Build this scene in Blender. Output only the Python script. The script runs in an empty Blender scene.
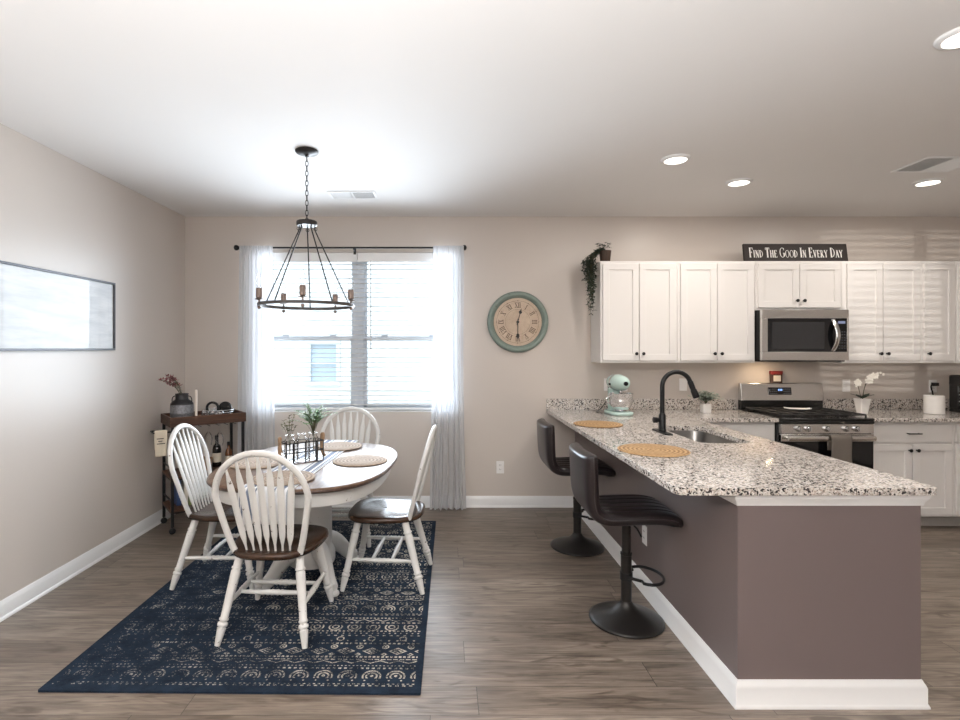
import bpy, bmesh, math, random
from mathutils import Vector, Matrix
random.seed(7)
S = bpy.context.scene
COL = S.collection
PI = math.pi
R = math.radians

# ------------------------------------------------------------------ camera, world, lights, exposure
cam_d = bpy.data.cameras.new('camera')
cam = bpy.data.objects.new('camera', cam_d); COL.objects.link(cam)
cam.location = (0, 0, 1.5); cam.rotation_euler = (R(90), 0, 0)
cam_d.sensor_fit = 'HORIZONTAL'; cam_d.sensor_width = 36; cam_d.lens = 36 * 530 / 960
cam_d.shift_x = 35 / 960; cam_d.shift_y = -12 / 960
cam_d.clip_start = 0.05
S.camera = cam

w = bpy.data.worlds.new('sky'); S.world = w; w.use_nodes = True
bg = w.node_tree.nodes['Background']
bg.inputs[0].default_value = (0.80, 0.90, 1.0, 1); bg.inputs[1].default_value = 2.4

S.view_settings.view_transform = 'Standard'; S.view_settings.look = 'None'
S.view_settings.gamma = 1; S.view_settings.use_curve_mapping = False
S.view_settings.exposure = 0.45
try:
    S.cycles.max_bounces = 10; S.cycles.diffuse_bounces = 6; S.cycles.transparent_max_bounces = 24
    S.cycles.sample_clamp_indirect = 6.0
except Exception: pass

def area(name, loc, rot, sx, sy, power, col=(1, 1, 1), shape='RECTANGLE', portal=False, spread=None):
    l = bpy.data.lights.new(name, 'AREA'); l.shape = shape; l.size = sx
    if shape in ('RECTANGLE', 'ELLIPSE'): l.size_y = sy
    l.energy = power; l.color = col
    if spread: l.spread = spread
    if portal: l.cycles.is_portal = True
    o = bpy.data.objects.new(name, l); COL.objects.link(o); o.location = loc; o.rotation_euler = rot
    return o
# daylight through the window in the picture and through the one assumed behind the camera
area('window_daylight', (-0.83, 5.008, 1.65), (R(-90), 0, 0), 1.86, 1.46, 49, (0.80, 0.90, 1.0), spread=R(112))
area('assumed_rear_daylight', (3.4, -3.36, 1.575), (R(90), 0, 0), 1.3, 1.1, 4, (1.0, 0.985, 0.96))  # added area light for the window assumed in the rear wall
l = bpy.data.lights.new('added_stripe_spot', 'SPOT'); l.energy = 4300; l.color = (1, .96, .9); l.spot_size = R(14); l.spot_blend = .2; l.shadow_soft_size = .04
o = bpy.data.objects.new('added_stripe_spot', l); COL.objects.link(o); o.location = (1.07, -21, 1.0)     # added unseen spot, casting light stripes through the assumed blind behind the camera
o.rotation_euler = (Vector((3.4, -3.2, 1.55)) - o.location).to_track_quat('-Z', 'Y').to_euler()
# added fill light behind the camera, aimed up to bounce off the ceiling
area('added_fill_uplight', (-0.35, -0.7, 1.66), (R(180), 0, 0), 0.34, 0.34, 265, (1.0, 0.99, 0.98), 'DISK')

# ------------------------------------------------------------------ node expressions
class V:
    """a scalar node socket with arithmetic"""
    def __init__(s, nt, sock): s.nt, s.k = nt, sock
    def _m(s, op, *a):
        n = s.nt.nodes.new('ShaderNodeMath'); n.operation = op
        for i, x in enumerate((s,) + a):
            if isinstance(x, V): s.nt.links.new(x.k, n.inputs[i])
            else: n.inputs[i].default_value = x
        return V(s.nt, n.outputs[0])
    def c(s, v):
        n = s.nt.nodes.new('ShaderNodeValue'); n.outputs[0].default_value = v; return V(s.nt, n.outputs[0])
    def __add__(s, o): return s._m('ADD', o)
    __radd__ = __add__
    def __sub__(s, o): return s._m('SUBTRACT', o)
    def __rsub__(s, o): return s.c(o)._m('SUBTRACT', s)
    def __mul__(s, o): return s._m('MULTIPLY', o)
    __rmul__ = __mul__
    def __truediv__(s, o): return s._m('DIVIDE', o)
    def lt(s, o): return s._m('LESS_THAN', o)
    def gt(s, o): return s._m('GREATER_THAN', o)
    def abs(s): return s._m('ABSOLUTE')
    def floor(s): return s._m('FLOOR')
    def frac(s): return s._m('FRACT')
    def mod(s, o): return s._m('FLOORED_MODULO', o)
    def max(s, o): return s._m('MAXIMUM', o)
    def min(s, o): return s._m('MINIMUM', o)
    def sqrt(s): return s._m('SQRT')
    def sin(s): return s._m('SINE')
    def pw(s, o): return s._m('POWER', o)
    def clamp(s): return s._m('MINIMUM', 1.0)._m('MAXIMUM', 0.0)
    def ramp(s, a, b): return ((s - a) / (b - a)).clamp()

class M:
    def __init__(s, name):
        s.m = bpy.data.materials.new(name); s.m.use_nodes = True
        s.nt = s.m.node_tree; s.b = s.nt.nodes['Principled BSDF']; s.out = s.nt.nodes['Material Output']
    def n(s, t): return s.nt.nodes.new(t)
    def coords(s, kind='Object'):
        t = s.n('ShaderNodeTexCoord').outputs[kind]; s.vec = t
        x = s.n('ShaderNodeSeparateXYZ'); s.nt.links.new(t, x.inputs[0])
        return [V(s.nt, o) for o in x.outputs]
    def comb(s, x, y, z):
        n = s.n('ShaderNodeCombineXYZ')
        for i, a in enumerate((x, y, z)):
            if isinstance(a, V): s.nt.links.new(a.k, n.inputs[i])
            else: n.inputs[i].default_value = a
        return n.outputs[0]
    def noise(s, vec, scale, detail=4, rough=.55, dist=0):
        n = s.n('ShaderNodeTexNoise'); n.inputs['Scale'].default_value = scale; n.inputs['Detail'].default_value = detail
        n.inputs['Roughness'].default_value = rough; n.inputs['Distortion'].default_value = dist
        s.nt.links.new(vec, n.inputs['Vector']); return V(s.nt, n.outputs[0])
    def voro(s, vec, scale, out='Distance', feature='F1'):
        n = s.n('ShaderNodeTexVoronoi'); n.feature = feature; n.inputs['Scale'].default_value = scale
        s.nt.links.new(vec, n.inputs['Vector']); return n.outputs[out]
    def white(s, vec):
        n = s.n('ShaderNodeTexWhiteNoise'); n.noise_dimensions = '3D'; s.nt.links.new(vec, n.inputs['Vector']); return V(s.nt, n.outputs[0])
    def mix(s, f, a, b):
        n = s.n('ShaderNodeMix'); n.data_type = 'RGBA'
        if isinstance(f, V): s.nt.links.new(f.k, n.inputs['Factor'])
        else: n.inputs['Factor'].default_value = f
        for k, x in (('A', a), ('B', b)):
            i = [q for q in n.inputs if q.name == k and q.type == 'RGBA'][0]
            if isinstance(x, (tuple, list)): i.default_value = (*x[:3], 1)
            else: s.nt.links.new(x, i)
        return [q for q in n.outputs if q.type == 'RGBA'][0]
    def set(s, **k):
        for a, v in k.items():
            i = s.b.inputs[a.replace('_', ' ')]
            if isinstance(v, V): s.nt.links.new(v.k, i)
            elif isinstance(v, bpy.types.NodeSocket): s.nt.links.new(v, i)
            elif isinstance(v, (tuple, list)): i.default_value = (*v[:3], 1)
            else: i.default_value = v
        return s
    def bump(s, h, strength=.3, dist=.002):
        n = s.n('ShaderNodeBump'); n.inputs['Strength'].default_value = strength; n.inputs['Distance'].default_value = dist
        s.nt.links.new(h.k, n.inputs['Height']); s.nt.links.new(n.outputs[0], s.b.inputs['Normal'])
        return s

def srgb(r, g, b):
    f = lambda c: (c / 255) / 12.92 if c <= 10 else ((c / 255 + .055) / 1.055) ** 2.4
    return (f(r), f(g), f(b))

def simple(name, col, rough=.5, metal=0, vary=.06, scale=30, bump=0, **k):
    m = M(name); m.coords()
    nz = m.noise(m.vec, scale)
    d = tuple(c * (1 - vary) for c in col); u = tuple(min(1, c * (1 + vary)) for c in col)
    m.set(Base_Color=m.mix(nz, d, u), Roughness=rough, Metallic=metal, **k)
    if bump: m.bump(nz, bump)
    return m.m

def wood(name, c0, c1, rough=.4, axis=0, scale=6, worn=None, coat=0, spec=.5):
    m = M(name); xyz = m.coords()
    st = [40, 40, 40]; st[axis] = 2.5
    v = m.comb(*[a * k for a, k in zip(xyz, st)])
    g = m.noise(v, scale / 6, 6, .6, 1.2); fine = m.noise(v, scale, 3)
    col = m.mix((g * .75 + fine * .25).ramp(.3, .72), c0, c1)
    if worn:
        wn = m.noise(m.vec, 9, 5, .7); col = m.mix(wn.ramp(.66, .72), col, worn)
    m.set(Base_Color=col, Roughness=rough, Coat_Weight=coat, Coat_Roughness=.18, Specular_IOR_Level=spec)
    m.bump(fine, .12, .001)
    return m.m

def emit(name, col, strength):
    m = M(name); m.set(Base_Color=(0, 0, 0), Emission_Color=col, Emission_Strength=strength); return m.m

def thin_glass(name, tint=(1, 1, 1), refl=.07):
    m = M(name); t = m.n('ShaderNodeBsdfTransparent'); g = m.n('ShaderNodeBsdfGlossy'); x = m.n('ShaderNodeMixShader')
    t.inputs[0].default_value = (*tint, 1); g.inputs['Roughness'].default_value = .02
    lw = m.n('ShaderNodeLayerWeight'); lw.inputs[0].default_value = .25
    f = V(m.nt, lw.outputs['Fresnel'])
    m.nt.links.new((f * .6 + refl * .4).clamp().k, x.inputs[0])
    m.nt.links.new(t.outputs[0], x.inputs[1]); m.nt.links.new(g.outputs[0], x.inputs[2]); m.nt.links.new(x.outputs[0], m.out.inputs[0])
    return m.m

# paint
def paint(name, col, rough, bump=.04, spec=.5):
    m = M(name); m.coords('Object'); nz = m.noise(m.vec, 220, 3)
    m.set(Base_Color=m.mix(m.noise(m.vec, 2.5, 2), tuple(c * .985 for c in col), col), Roughness=rough, Specular_IOR_Level=spec)
    m.bump(nz, bump, .001); return m.m
MT = {}
MT['wall'] = paint('wall_paint', srgb(203, 194, 186), .37, spec=.6)
MT['ceiling'] = paint('ceiling_paint', srgb(234, 232, 230), .8, .08)
MT['taupe'] = paint('taupe_paint', srgb(111, 99, 97), .40)
MT['trim'] = simple('white_trim', srgb(238, 238, 238), .3, vary=.01)
MT['cabinet'] = simple('white_cabinet_paint', srgb(228, 225, 222), .35, vary=.012, scale=4)
MT['black'] = simple('matte_black_metal', (.012, .012, .013), .38, .4)
MT['iron'] = simple('dark_bronze_iron', (.03, .026, .024), .42, .6, vary=.3)
MT['steel'] = None
def steel():
    m = M('brushed_stainless'); x, y, z = m.coords()
    nz = m.noise(m.comb(x * 6, y * 6, z * 900), 1, 2)
    m.set(Base_Color=m.mix(nz, (.68, .665, .645), (.74, .725, .70)), Metallic=1, Roughness=.27)
    return m.m
MT['steel'] = steel()
MT['chrome'] = simple('polished_metal', (.75, .75, .76), .12, 1, vary=.03)
MT['blackglass'] = simple('black_glass', (.006, .006, .007), .06, vary=.02)
MT['blackenamel'] = simple('black_enamel', (.012, .012, .012), .22, vary=.05)
MT['castiron'] = simple('cast_iron', (.014, .013, .013), .6, vary=.2)
MT['white_plastic'] = simple('white_plastic', srgb(238, 236, 234), .35, vary=.01)
MT['slot'] = simple('socket_slot', (.05, .05, .05), .6)
MT['ceramic'] = simple('white_ceramic', srgb(240, 237, 233), .25, vary=.02)
MT['glass'] = thin_glass('clear_glass')
MT['paneglass'] = thin_glass('window_glass', (.97, .985, 1), .04)
MT['vinyl'] = simple('white_vinyl', srgb(226, 232, 240), .4, vary=.01)
MT['slat'] = simple('white_slat', srgb(246, 246, 246), .45, vary=.01)
MT['chairwhite'] = None
def chairwhite():
    m = M('distressed_white_paint'); m.coords()
    a = m.noise(m.vec, 26, 5, .7); b = m.noise(m.vec, 4, 2)
    base = m.mix(b, srgb(206, 205, 202), srgb(226, 225, 222))
    m.set(Base_Color=m.mix(a.ramp(.655, .69), base, srgb(92, 74, 60)), Roughness=.42); m.bump(a, .08, .001); return m.m
MT['chairwhite'] = chairwhite()
MT['seatwood'] = wood('dark_walnut_seat', srgb(40, 27, 20), srgb(74, 53, 40), .26, 1, 6, spec=.35)
MT['tabletop'] = wood('brown_table_wood', srgb(80, 62, 50), srgb(124, 100, 84), .28, 1, 5, spec=.10)
MT['tableedge'] = wood('dark_table_edge', srgb(52, 37, 30), srgb(90, 67, 54), .3, 1, 5)
MT['cartwood'] = wood('rustic_cart_wood', srgb(44, 26, 17), srgb(98, 63, 42), .5, 0, 5)
MT['potwood'] = wood('brown_pot_wood', srgb(46, 33, 25), srgb(84, 62, 47), .6, 2, 5)
MT['leather'] = simple('dark_brown_leatherette', srgb(30, 23, 25), .34, vary=.12, scale=120, bump=.12)
MT['welt'] = simple('leatherette_welt', srgb(34, 27, 28), .36, vary=.05)
MT['stoolmetal'] = simple('dark_bronze_stool_metal', srgb(40, 37, 35), .4, .5, vary=.1, scale=8)
MT['towel'] = simple('taupe_towel', srgb(110, 102, 94), .95, vary=.12, scale=300, bump=.5)
MT['cream_cloth'] = simple('cream_towel', srgb(214, 202, 182), .95, vary=.06, scale=200, bump=.4)
MT['leaf_dark'] = simple('dark_green_leaf', srgb(48, 62, 50), .55, vary=.5, scale=25)
MT['leaf_fern'] = simple('fern_green', srgb(96, 138, 74), .55, vary=.35, scale=25)
MT['leaf_sage'] = simple('sage_leaf', srgb(150, 160, 146), .6, vary=.3, scale=40)
MT['stem'] = simple('plant_stem', srgb(80, 78, 56), .7)
MT['petal_pink'] = simple('dusty_pink_petal', srgb(158, 104, 106), .7, vary=.35, scale=40)
MT['petal_white'] = simple('white_petal', srgb(240, 236, 226), .6, vary=.04)
MT['teal'] = simple('pale_teal_enamel', srgb(192, 216, 209), .2, vary=.03)
MT['soil'] = simple('soil', (.04, .03, .02), .95)
MT['twine'] = simple('jute_twine', srgb(150, 122, 96), .95, vary=.2, scale=200)
MT['candle'] = simple('ivory_candle_wax', srgb(238, 226, 214), .5, vary=.02)

def floor_mat():
    m = M('grey_brown_plank'); x, y, z = m.coords()
    W, L = .182, 1.22
    yy = (y + 10.03) / W; row = yy.floor(); fy = yy.frac()
    off = m.white(m.comb(row, 3.1, 1.7))
    xx = (x + 20.0) / L + off; pl = xx.floor(); fx = xx.frac()
    t = m.white(m.comb(pl, row, 5.0)); t2 = m.white(m.comb(pl, row, 9.0))
    gv = m.comb(x * 1.3 + t * 37.0, y * 12.0 + t2 * 11.0, t * 5.0)
    g1 = m.noise(gv, 1.6, 6, .62, 1.1); g2 = m.noise(m.comb(x * 4.0, y * 120.0, t * 9.0), 1.0, 3, .6)
    kn = m.noise(m.comb(x * 5.0 + t * 13.0, y * 22.0, t2 * 7.0), .55, 2, .5, 2.0)
    g = (g1 * .62 + g2 * .38)
    a = m.mix(g.ramp(.36, .64), srgb(86, 74, 65), srgb(150, 137, 124))
    a = m.mix((t * .85 - .1).clamp(), a, m.mix(g.ramp(.36, .66), srgb(70, 60, 52), srgb(118, 104, 92)))
    a = m.mix(kn.ramp(.58, .72) * .7, a, srgb(72, 58, 48))
    seam = (fy.lt(.012)).max((fx).lt(.0022))
    a = m.mix(seam * .95, a, srgb(48, 40, 34))
    m.set(Base_Color=a, Roughness=g2 * .12 + .30, Specular_IOR_Level=.5)
    m.bump(g2 * .5 + g1 * .5 - seam * 1.2, .14, .001); return m.m
MT['floor'] = floor_mat()

def granite_mat():
    m = M('speckled_granite'); m.coords()
    wv = m.n('ShaderNodeVectorMath'); wv.operation = 'ADD'
    nz = m.n('ShaderNodeTexNoise'); nz.inputs['Scale'].default_value = 60; m.nt.links.new(m.vec, nz.inputs[0])
    sc = m.n('ShaderNodeVectorMath'); sc.operation = 'SCALE'; sc.inputs['Scale'].default_value = .012
    m.nt.links.new(nz.outputs['Color'], sc.inputs[0]); m.nt.links.new(m.vec, wv.inputs[0]); m.nt.links.new(sc.outputs[0], wv.inputs[1])
    vc = wv.outputs[0]
    def cell(scale):
        c = m.voro(vc, scale, 'Color'); s = m.n('ShaderNodeSeparateColor'); m.nt.links.new(c, s.inputs[0]); return V(m.nt, s.outputs[0]), V(m.nt, s.outputs[1])
    r1, r2 = cell(115); q1, q2 = cell(190); big = m.noise(m.vec, 9, 3)
    col = m.mix(r2, srgb(196, 189, 182), srgb(226, 221, 216))
    col = m.mix(q1.gt(.76) * .75, col, srgb(168, 152, 138))
    col = m.mix(r1.gt(.74) * .8, col, srgb(158, 149, 142))
    col = m.mix((r1 + big * .35).gt(1.02), col, srgb(66, 62, 62))
    col = m.mix((q2 + big * .3).gt(1.075), col, srgb(28, 27, 28))
    m.set(Base_Color=col, Roughness=.075, Specular_IOR_Level=.5); return m.m
MT['granite'] = granite_mat()

def rug_mat():
    m = M('navy_woven_rug'); u, v, z = m.coords()
    # u across (-.83...83), v along (0..2.27); rows repeat down the length
    P = .62
    vm = (v - .03).mod(P)
    def cell(p, off=0.0): return ((u / p + off).frac() - .5) * p
    def band(a, b): return vm.gt(a) * vm.lt(b)
    def dash(c, t, p, duty): return (vm - c).abs().lt(t) * ((u / p).frac().lt(duty))
    def dia(c, p, a, b, t, off=0.0):
        return ((cell(p, off).abs() / a + (vm - c).abs() / b) - 1.0).abs().lt(t)
    def ring(c, p, r, t, off=0.0):
        cu = cell(p, off); d = (cu * cu + (vm - c) * (vm - c)).sqrt(); return (d - r).abs().lt(t)
    def zig(c, p, a, t): return ((vm - c) - (cell(p).abs() * (4 * a / p) - a)).abs().lt(t)
    def dots(c, p, r, off=0.0):
        cu = cell(p, off); return (cu * cu + (vm - c) * (vm - c)).sqrt().lt(r)
    mk = dash(.018, .004, .03, .5)
    for e in (dash(.030, .003, .022, .5), ring(.085, .11, .040, .0042) * vm.gt(.07), ring(.085, .11, .024, .0042) * vm.gt(.07), dots(.088, .11, .008),
              dots(.055, .055, .0045), dash(.145, .0055, .026, .5), dash(.165, .003, .018, .45), zig(.195, .09, .010, .0035), dash(.215, .0035, .03, .75), dash(.236, .0065, .021, .62),
              dia(.285, .128, .040, .026, .16), dia(.285, .128, .018, .011, .3), ring(.322, .128, .015, .0035, .5), dots(.322, .128, .006, .5), dia(.258, .128, .012, .009, .4, .5),
              dash(.352, .006, .024, .62), dots(.378, .042, .006), ring(.395, .16, .017, .0035), dash(.425, .004, .036, .4),
              dots(.447, .03, .005), dash(.468, .0055, .022, .55), ring(.51, .10, .034, .0042) * vm.lt(.53), ring(.51, .10, .016, .004), dash(.552, .0045, .028, .6), zig(.578, .07, .010, .0035), dash(.602, .005, .02, .55)):
        mk = mk.max(e)
    wear = m.noise(m.comb(u * 9.0, v * 9.0, 0.0), 1.0, 4, .7)
    fine = m.noise(m.comb(u * 160.0, v * 160.0, 0.0), 1.0, 2)
    side = (u + .83) / 1.66
    keep = ((wear * 1.2 + fine * .9 + side * .22) ).ramp(1.11, 1.40)
    edge = (u.abs().lt(.805)) * v.gt(.03) * v.lt(2.24)
    mk = mk * keep * edge
    base = m.mix(wear.ramp(.35, .7), srgb(22, 31, 44), srgb(42, 57, 75))
    base = m.mix(fine * .5, base, srgb(22, 27, 36))
    m.set(Base_Color=m.mix(mk * .92, base, srgb(206, 198, 182)), Roughness=.95, Specular_IOR_Level=.15)
    m.bump(fine + mk * .5, .5, .003); return m.m
MT['rug'] = rug_mat()

def placemat_mat(name, c0, c1):
    m = M(name); x, y, z = m.coords()
    r = (x * x + y * y).sqrt(); n = m.noise(m.vec, 90, 3)
    k = ((r * 270.0).sin() * .5 + .5) * .3 + n * .7
    m.set(Base_Color=m.mix(k.ramp(.25, .72), c0, c1), Roughness=.85); m.bump(k, .7, .004); return m.m
MT['mat_gold'] = placemat_mat('woven_seagrass', srgb(116, 84, 50), srgb(196, 160, 114))
MT['mat_beige'] = placemat_mat('woven_beige', srgb(112, 93, 76), srgb(176, 156, 136))

def runner_mat():
    m = M('striped_runner'); x, y, z = m.coords()
    a = x.abs(); st = ((a - .085).abs().lt(.016)).max((a - .122).abs().lt(.006)).max((a - .05).abs().lt(.004)).max((a - .135).abs().lt(.003))
    n = m.noise(m.vec, 240, 2)
    m.set(Base_Color=m.mix(st * .85, m.mix(n, srgb(226, 226, 226), srgb(242, 242, 242)), srgb(74, 92, 124)), Roughness=.9); m.bump(n, .3, .001); return m.m
MT['runner'] = runner_mat()

def sheer():
    m = M('sheer_white_voile'); x, y, z = m.coords()
    d = m.n('ShaderNodeBsdfDiffuse'); d.inputs[0].default_value = (.86, .86, .87, 1)
    t = m.n('ShaderNodeBsdfTranslucent'); t.inputs[0].default_value = (.50, .52, .56, 1)
    p = m.n('ShaderNodeBsdfTransparent'); a = m.n('ShaderNodeMixShader'); b = m.n('ShaderNodeMixShader')
    a.inputs[0].default_value = .36; L = m.nt.links.new
    L(d.outputs[0], a.inputs[1]); L(t.outputs[0], a.inputs[2])
    n = m.noise(m.comb(x * 900.0, y * 900.0, z * 900.0), 1, 1)
    L((n * .1 + .24).clamp().k, b.inputs[0]); L(a.outputs[0], b.inputs[1]); L(p.outputs[0], b.inputs[2]); L(b.outputs[0], m.out.inputs[0])
    return m.m
MT['sheer'] = sheer()

def clock_face_mat():
    m = M('aged_clock_paper'); x, y, z = m.coords()
    r = (x * x + z * z).sqrt(); n = m.noise(m.vec, 14, 5, .7)
    c = m.mix(n.ramp(.3, .75), srgb(196, 172, 148), srgb(222, 204, 182))
    ln = ((r - .198).abs().lt(.0018)).max((r - .118).abs().lt(.0012))
    m.set(Base_Color=m.mix(ln * .6, c, srgb(96, 66, 50)), Roughness=.6); return m.m
MT['clockface'] = clock_face_mat()
def clock_rim_mat():
    m = M('distressed_teal'); m.coords(); n = m.noise(m.vec, 22, 5, .7)
    c = m.mix(n, srgb(98, 114, 106), srgb(138, 150, 142))
    m.set(Base_Color=m.mix(n.ramp(.60, .72), c, srgb(84, 92, 82)), Roughness=.4); return m.m
MT['clockrim'] = clock_rim_mat()
def galv():
    m = M('galvanized_grey'); m.coords(); n = m.voro(m.vec, 60, 'Distance'); 
    m.set(Base_Color=m.mix(V(m.nt, n).ramp(0, .6), srgb(96, 96, 100), srgb(132, 132, 136)), Metallic=.4, Roughness=.5); return m.m
MT['galv'] = galv()
def art():
    m = M('pale_coastal_print'); x, y, z = m.coords()
    n = m.noise(m.comb(x * 1.0, y * 2.0, z * 14.0), 1.5, 5, .6)
    m.set(Base_Color=m.mix(n.ramp(.35, .7), srgb(198, 201, 204), srgb(224, 225, 226)), Roughness=.03, Specular_IOR_Level=.2); return m.m
MT['art'] = art()
def siding():
    m = M('white_lap_siding'); m.coords(); n = m.noise(m.vec, 8, 3)
    m.set(Base_Color=m.mix(n, srgb(238, 239, 240), srgb(248, 248, 248)), Roughness=.6); return m.m
MT['siding'] = siding()
MT['lawn'] = simple('lawn_ground', srgb(150, 160, 130), .95, vary=.3, scale=5)

# ------------------------------------------------------------------ mesh builder
class MB:
    def __init__(s): s.v = []; s.f = []; s.smooth = True
    def add(s, vs, fs):
        o = len(s.v); s.v += [Vector(p) for p in vs]; s.f += [tuple(i + o for i in f) for f in fs]; return s
    def box(s, x0, x1, y0, y1, z0, z1, mtx=None):
        vs = [Vector((x, y, z)) for z in (z0, z1) for y in (y0, y1) for x in (x0, x1)]
        if mtx is not None: vs = [mtx @ p for p in vs]
        return s.add(vs, [(0, 2, 3, 1), (4, 5, 7, 6), (0, 1, 5, 4), (2, 6, 7, 3), (0, 4, 6, 2), (1, 3, 7, 5)])
    def lathe(s, prof, seg=32, o=(0, 0, 0), mtx=None, a0=0, cap=True):
        vs = []; fs = []; n = len(prof)
        for r, z in prof:
            for k in range(seg):
                a = a0 + 2 * PI * k / seg; vs.append(Vector((r * math.cos(a), r * math.sin(a), z)))
        for i in range(n - 1):
            for k in range(seg):
                k2 = (k + 1) % seg; fs.append((i * seg + k, i * seg + k2, (i + 1) * seg + k2, (i + 1) * seg + k))
        if cap:
            if prof[0][0] > 1e-6: fs.append(tuple(reversed(range(seg))))
            if prof[-1][0] > 1e-6: fs.append(tuple((n - 1) * seg + k for k in range(seg)))
        if mtx is not None: vs = [mtx @ p for p in vs]
        return s.add([p + Vector(o) for p in vs], fs)
    def turned(s, a, b, prof, seg=14):
        """a lathe profile [(t, r)] along the segment a-b"""
        a = Vector(a); b = Vector(b); d = b - a; q = d.to_track_quat('Z', 'Y').to_matrix().to_4x4()
        return s.lathe([(r, t * d.length) for t, r in prof], seg, (0, 0, 0), Matrix.Translation(a) @ q)
    def tube(s, pts, r, seg=10, closed=False, flat=None):
        pts = [Vector(p) for p in pts]; n = len(pts); rs = r if isinstance(r, (list, tuple)) else [r] * n
        T = []
        for i in range(n):
            a = pts[(i - 1) % n] if closed or i else pts[0]; b = pts[(i + 1) % n] if closed or i < n - 1 else pts[-1]
            T.append((b - a).normalized())
        up = Vector((0, 0, 1)) if abs(T[0].z) < .9 else Vector((0, 1, 0))
        nrm = (up - T[0] * up.dot(T[0])).normalized(); vs = []; fs = []
        for i in range(n):
            nrm = (nrm - T[i] * nrm.dot(T[i])).normalized(); bn = T[i].cross(nrm)
            for k in range(seg):
                a = 2 * PI * k / seg; e = flat or (1, 1)
                vs.append(pts[i] + (nrm * math.cos(a) * e[0] + bn * math.sin(a) * e[1]) * rs[i])
        m = n if closed else n - 1
        for i in range(m):
            j = (i + 1) % n
            for k in range(seg):
                k2 = (k + 1) % seg; fs.append((i * seg + k, i * seg + k2, j * seg + k2, j * seg + k))
        if not closed:
            fs.append(tuple(reversed(range(seg)))); fs.append(tuple((n - 1) * seg + k for k in range(seg)))
        return s.add(vs, fs)
    def prism(s, out, z0, z1, mtx=None):
        n = len(out); vs = [Vector((x, y, z0)) for x, y in out] + [Vector((x, y, z1)) for x, y in out]
        fs = [tuple(reversed(range(n))), tuple(range(n, 2 * n))] + [(i, (i + 1) % n, n + (i + 1) % n, n + i) for i in range(n)]
        if mtx is not None: vs = [mtx @ p for p in vs]
        return s.add(vs, fs)
    def grid(s, fn, nu, nv, closed_u=False):
        vs = [fn(i / (nu if closed_u else nu - 1), j / (nv - 1)) for j in range(nv) for i in range(nu)]; fs = []
        for j in range(nv - 1):
            for i in range(nu if closed_u else nu - 1):
                i2 = (i + 1) % nu; fs.append((j * nu + i, j * nu + i2, (j + 1) * nu + i2, (j + 1) * nu + i))
        return s.add(vs, fs)
    def leaf(s, base, d, up, L, W, bend=.3):
        base = Vector(base); d = Vector(d).normalized(); up = Vector(up)
        side = d.cross(up)
        if side.length < 1e-4: side = d.cross(Vector((1, 0, 0)))
        side.normalize(); nn = side.cross(d)
        prof = [(0, .15), (.3, .85), (.6, .9), (.85, .45), (1, .03)]
        vs = []
        for t, wd in prof:
            c = base + d * (L * t) - nn * (bend * L * t * t); vs += [c - side * (W * wd / 2), c + nn * (W * .08), c + side * (W * wd / 2)]
        fs = []
        for i in range(len(prof) - 1):
            for k in (0, 1): fs.append((3 * i + k, 3 * i + k + 1, 3 * i + k + 4, 3 * i + k + 3))
        return s.add(vs, fs)
    def build(s, name, mat, parent=None, bevel=0, sub=0, angle=38, loc=None, seg=2, solid=0):
        me = bpy.data.meshes.new(name); me.from_pydata(s.v, [], s.f); me.validate()
        bm = bmesh.new(); bm.from_mesh(me); bmesh.ops.recalc_face_normals(bm, faces=bm.faces); bm.to_mesh(me); bm.free()
        me.polygons.foreach_set('use_smooth', [True] * len(me.polygons)); me.set_sharp_from_angle(angle=R(angle))
        if isinstance(mat, str): mat = MT[mat]
        me.materials.append(mat)
        o = bpy.data.objects.new(name, me); COL.objects.link(o)
        if parent: o.parent = parent
        if loc: o.location = loc
        if solid:
            m = o.modifiers.new('solid', 'SOLIDIFY'); m.thickness = solid; m.offset = 0
        if sub:
            m = o.modifiers.new('sub', 'SUBSURF'); m.levels = m.render_levels = sub
        if bevel:
            m = o.modifiers.new('bevel', 'BEVEL'); m.width = bevel; m.segments = seg; m.limit_method = 'ANGLE'; m.angle_limit = R(40)
        return o

def tag(o, label=None, cat=None, group=None, kind=None):
    for k, v in (('label', label), ('category', cat), ('group', group), ('kind', kind)):
        if v: o[k] = v
    return o
def thing(name, label, cat, loc=(0, 0, 0), rz=0, group=None):
    o = bpy.data.objects.new(name, None); COL.objects.link(o); o.empty_display_size = .1
    o.location = loc; o.rotation_euler = (0, 0, rz); return tag(o, label, cat, group)
def kids(o): return [c for c in bpy.data.objects if c.parent is o]
def dup(o, loc=None, rz=None, label=None, parent=None):
    c = o.copy(); COL.objects.link(c); c.parent = parent
    if loc is not None: c.location = loc
    if rz is not None: c.rotation_euler = (0, 0, rz)
    if label: c['label'] = label
    for k in kids(o): dup(k, parent=c)
    return c
def struct(o): o['kind'] = 'structure'; return o
def bez(p0, p1, p2, n):
    p0, p1, p2 = map(Vector, (p0, p1, p2))
    return [p0 * (1 - t) ** 2 + p1 * 2 * t * (1 - t) + p2 * t * t for t in [i / n for i in range(n + 1)]]
def arc(c, r, a0, a1, n, plane='xz'):
    out = []
    for i in range(n + 1):
        a = a0 + (a1 - a0) * i / n; p = [r * math.cos(a), r * math.sin(a)]
        out.append(Vector((c[0] + p[0], c[1], c[2] + p[1])) if plane == 'xz' else Vector((c[0] + p[0], c[1] + p[1], c[2])) if plane == 'xy' else Vector((c[0], c[1] + p[0], c[2] + p[1])))
    return out
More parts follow.
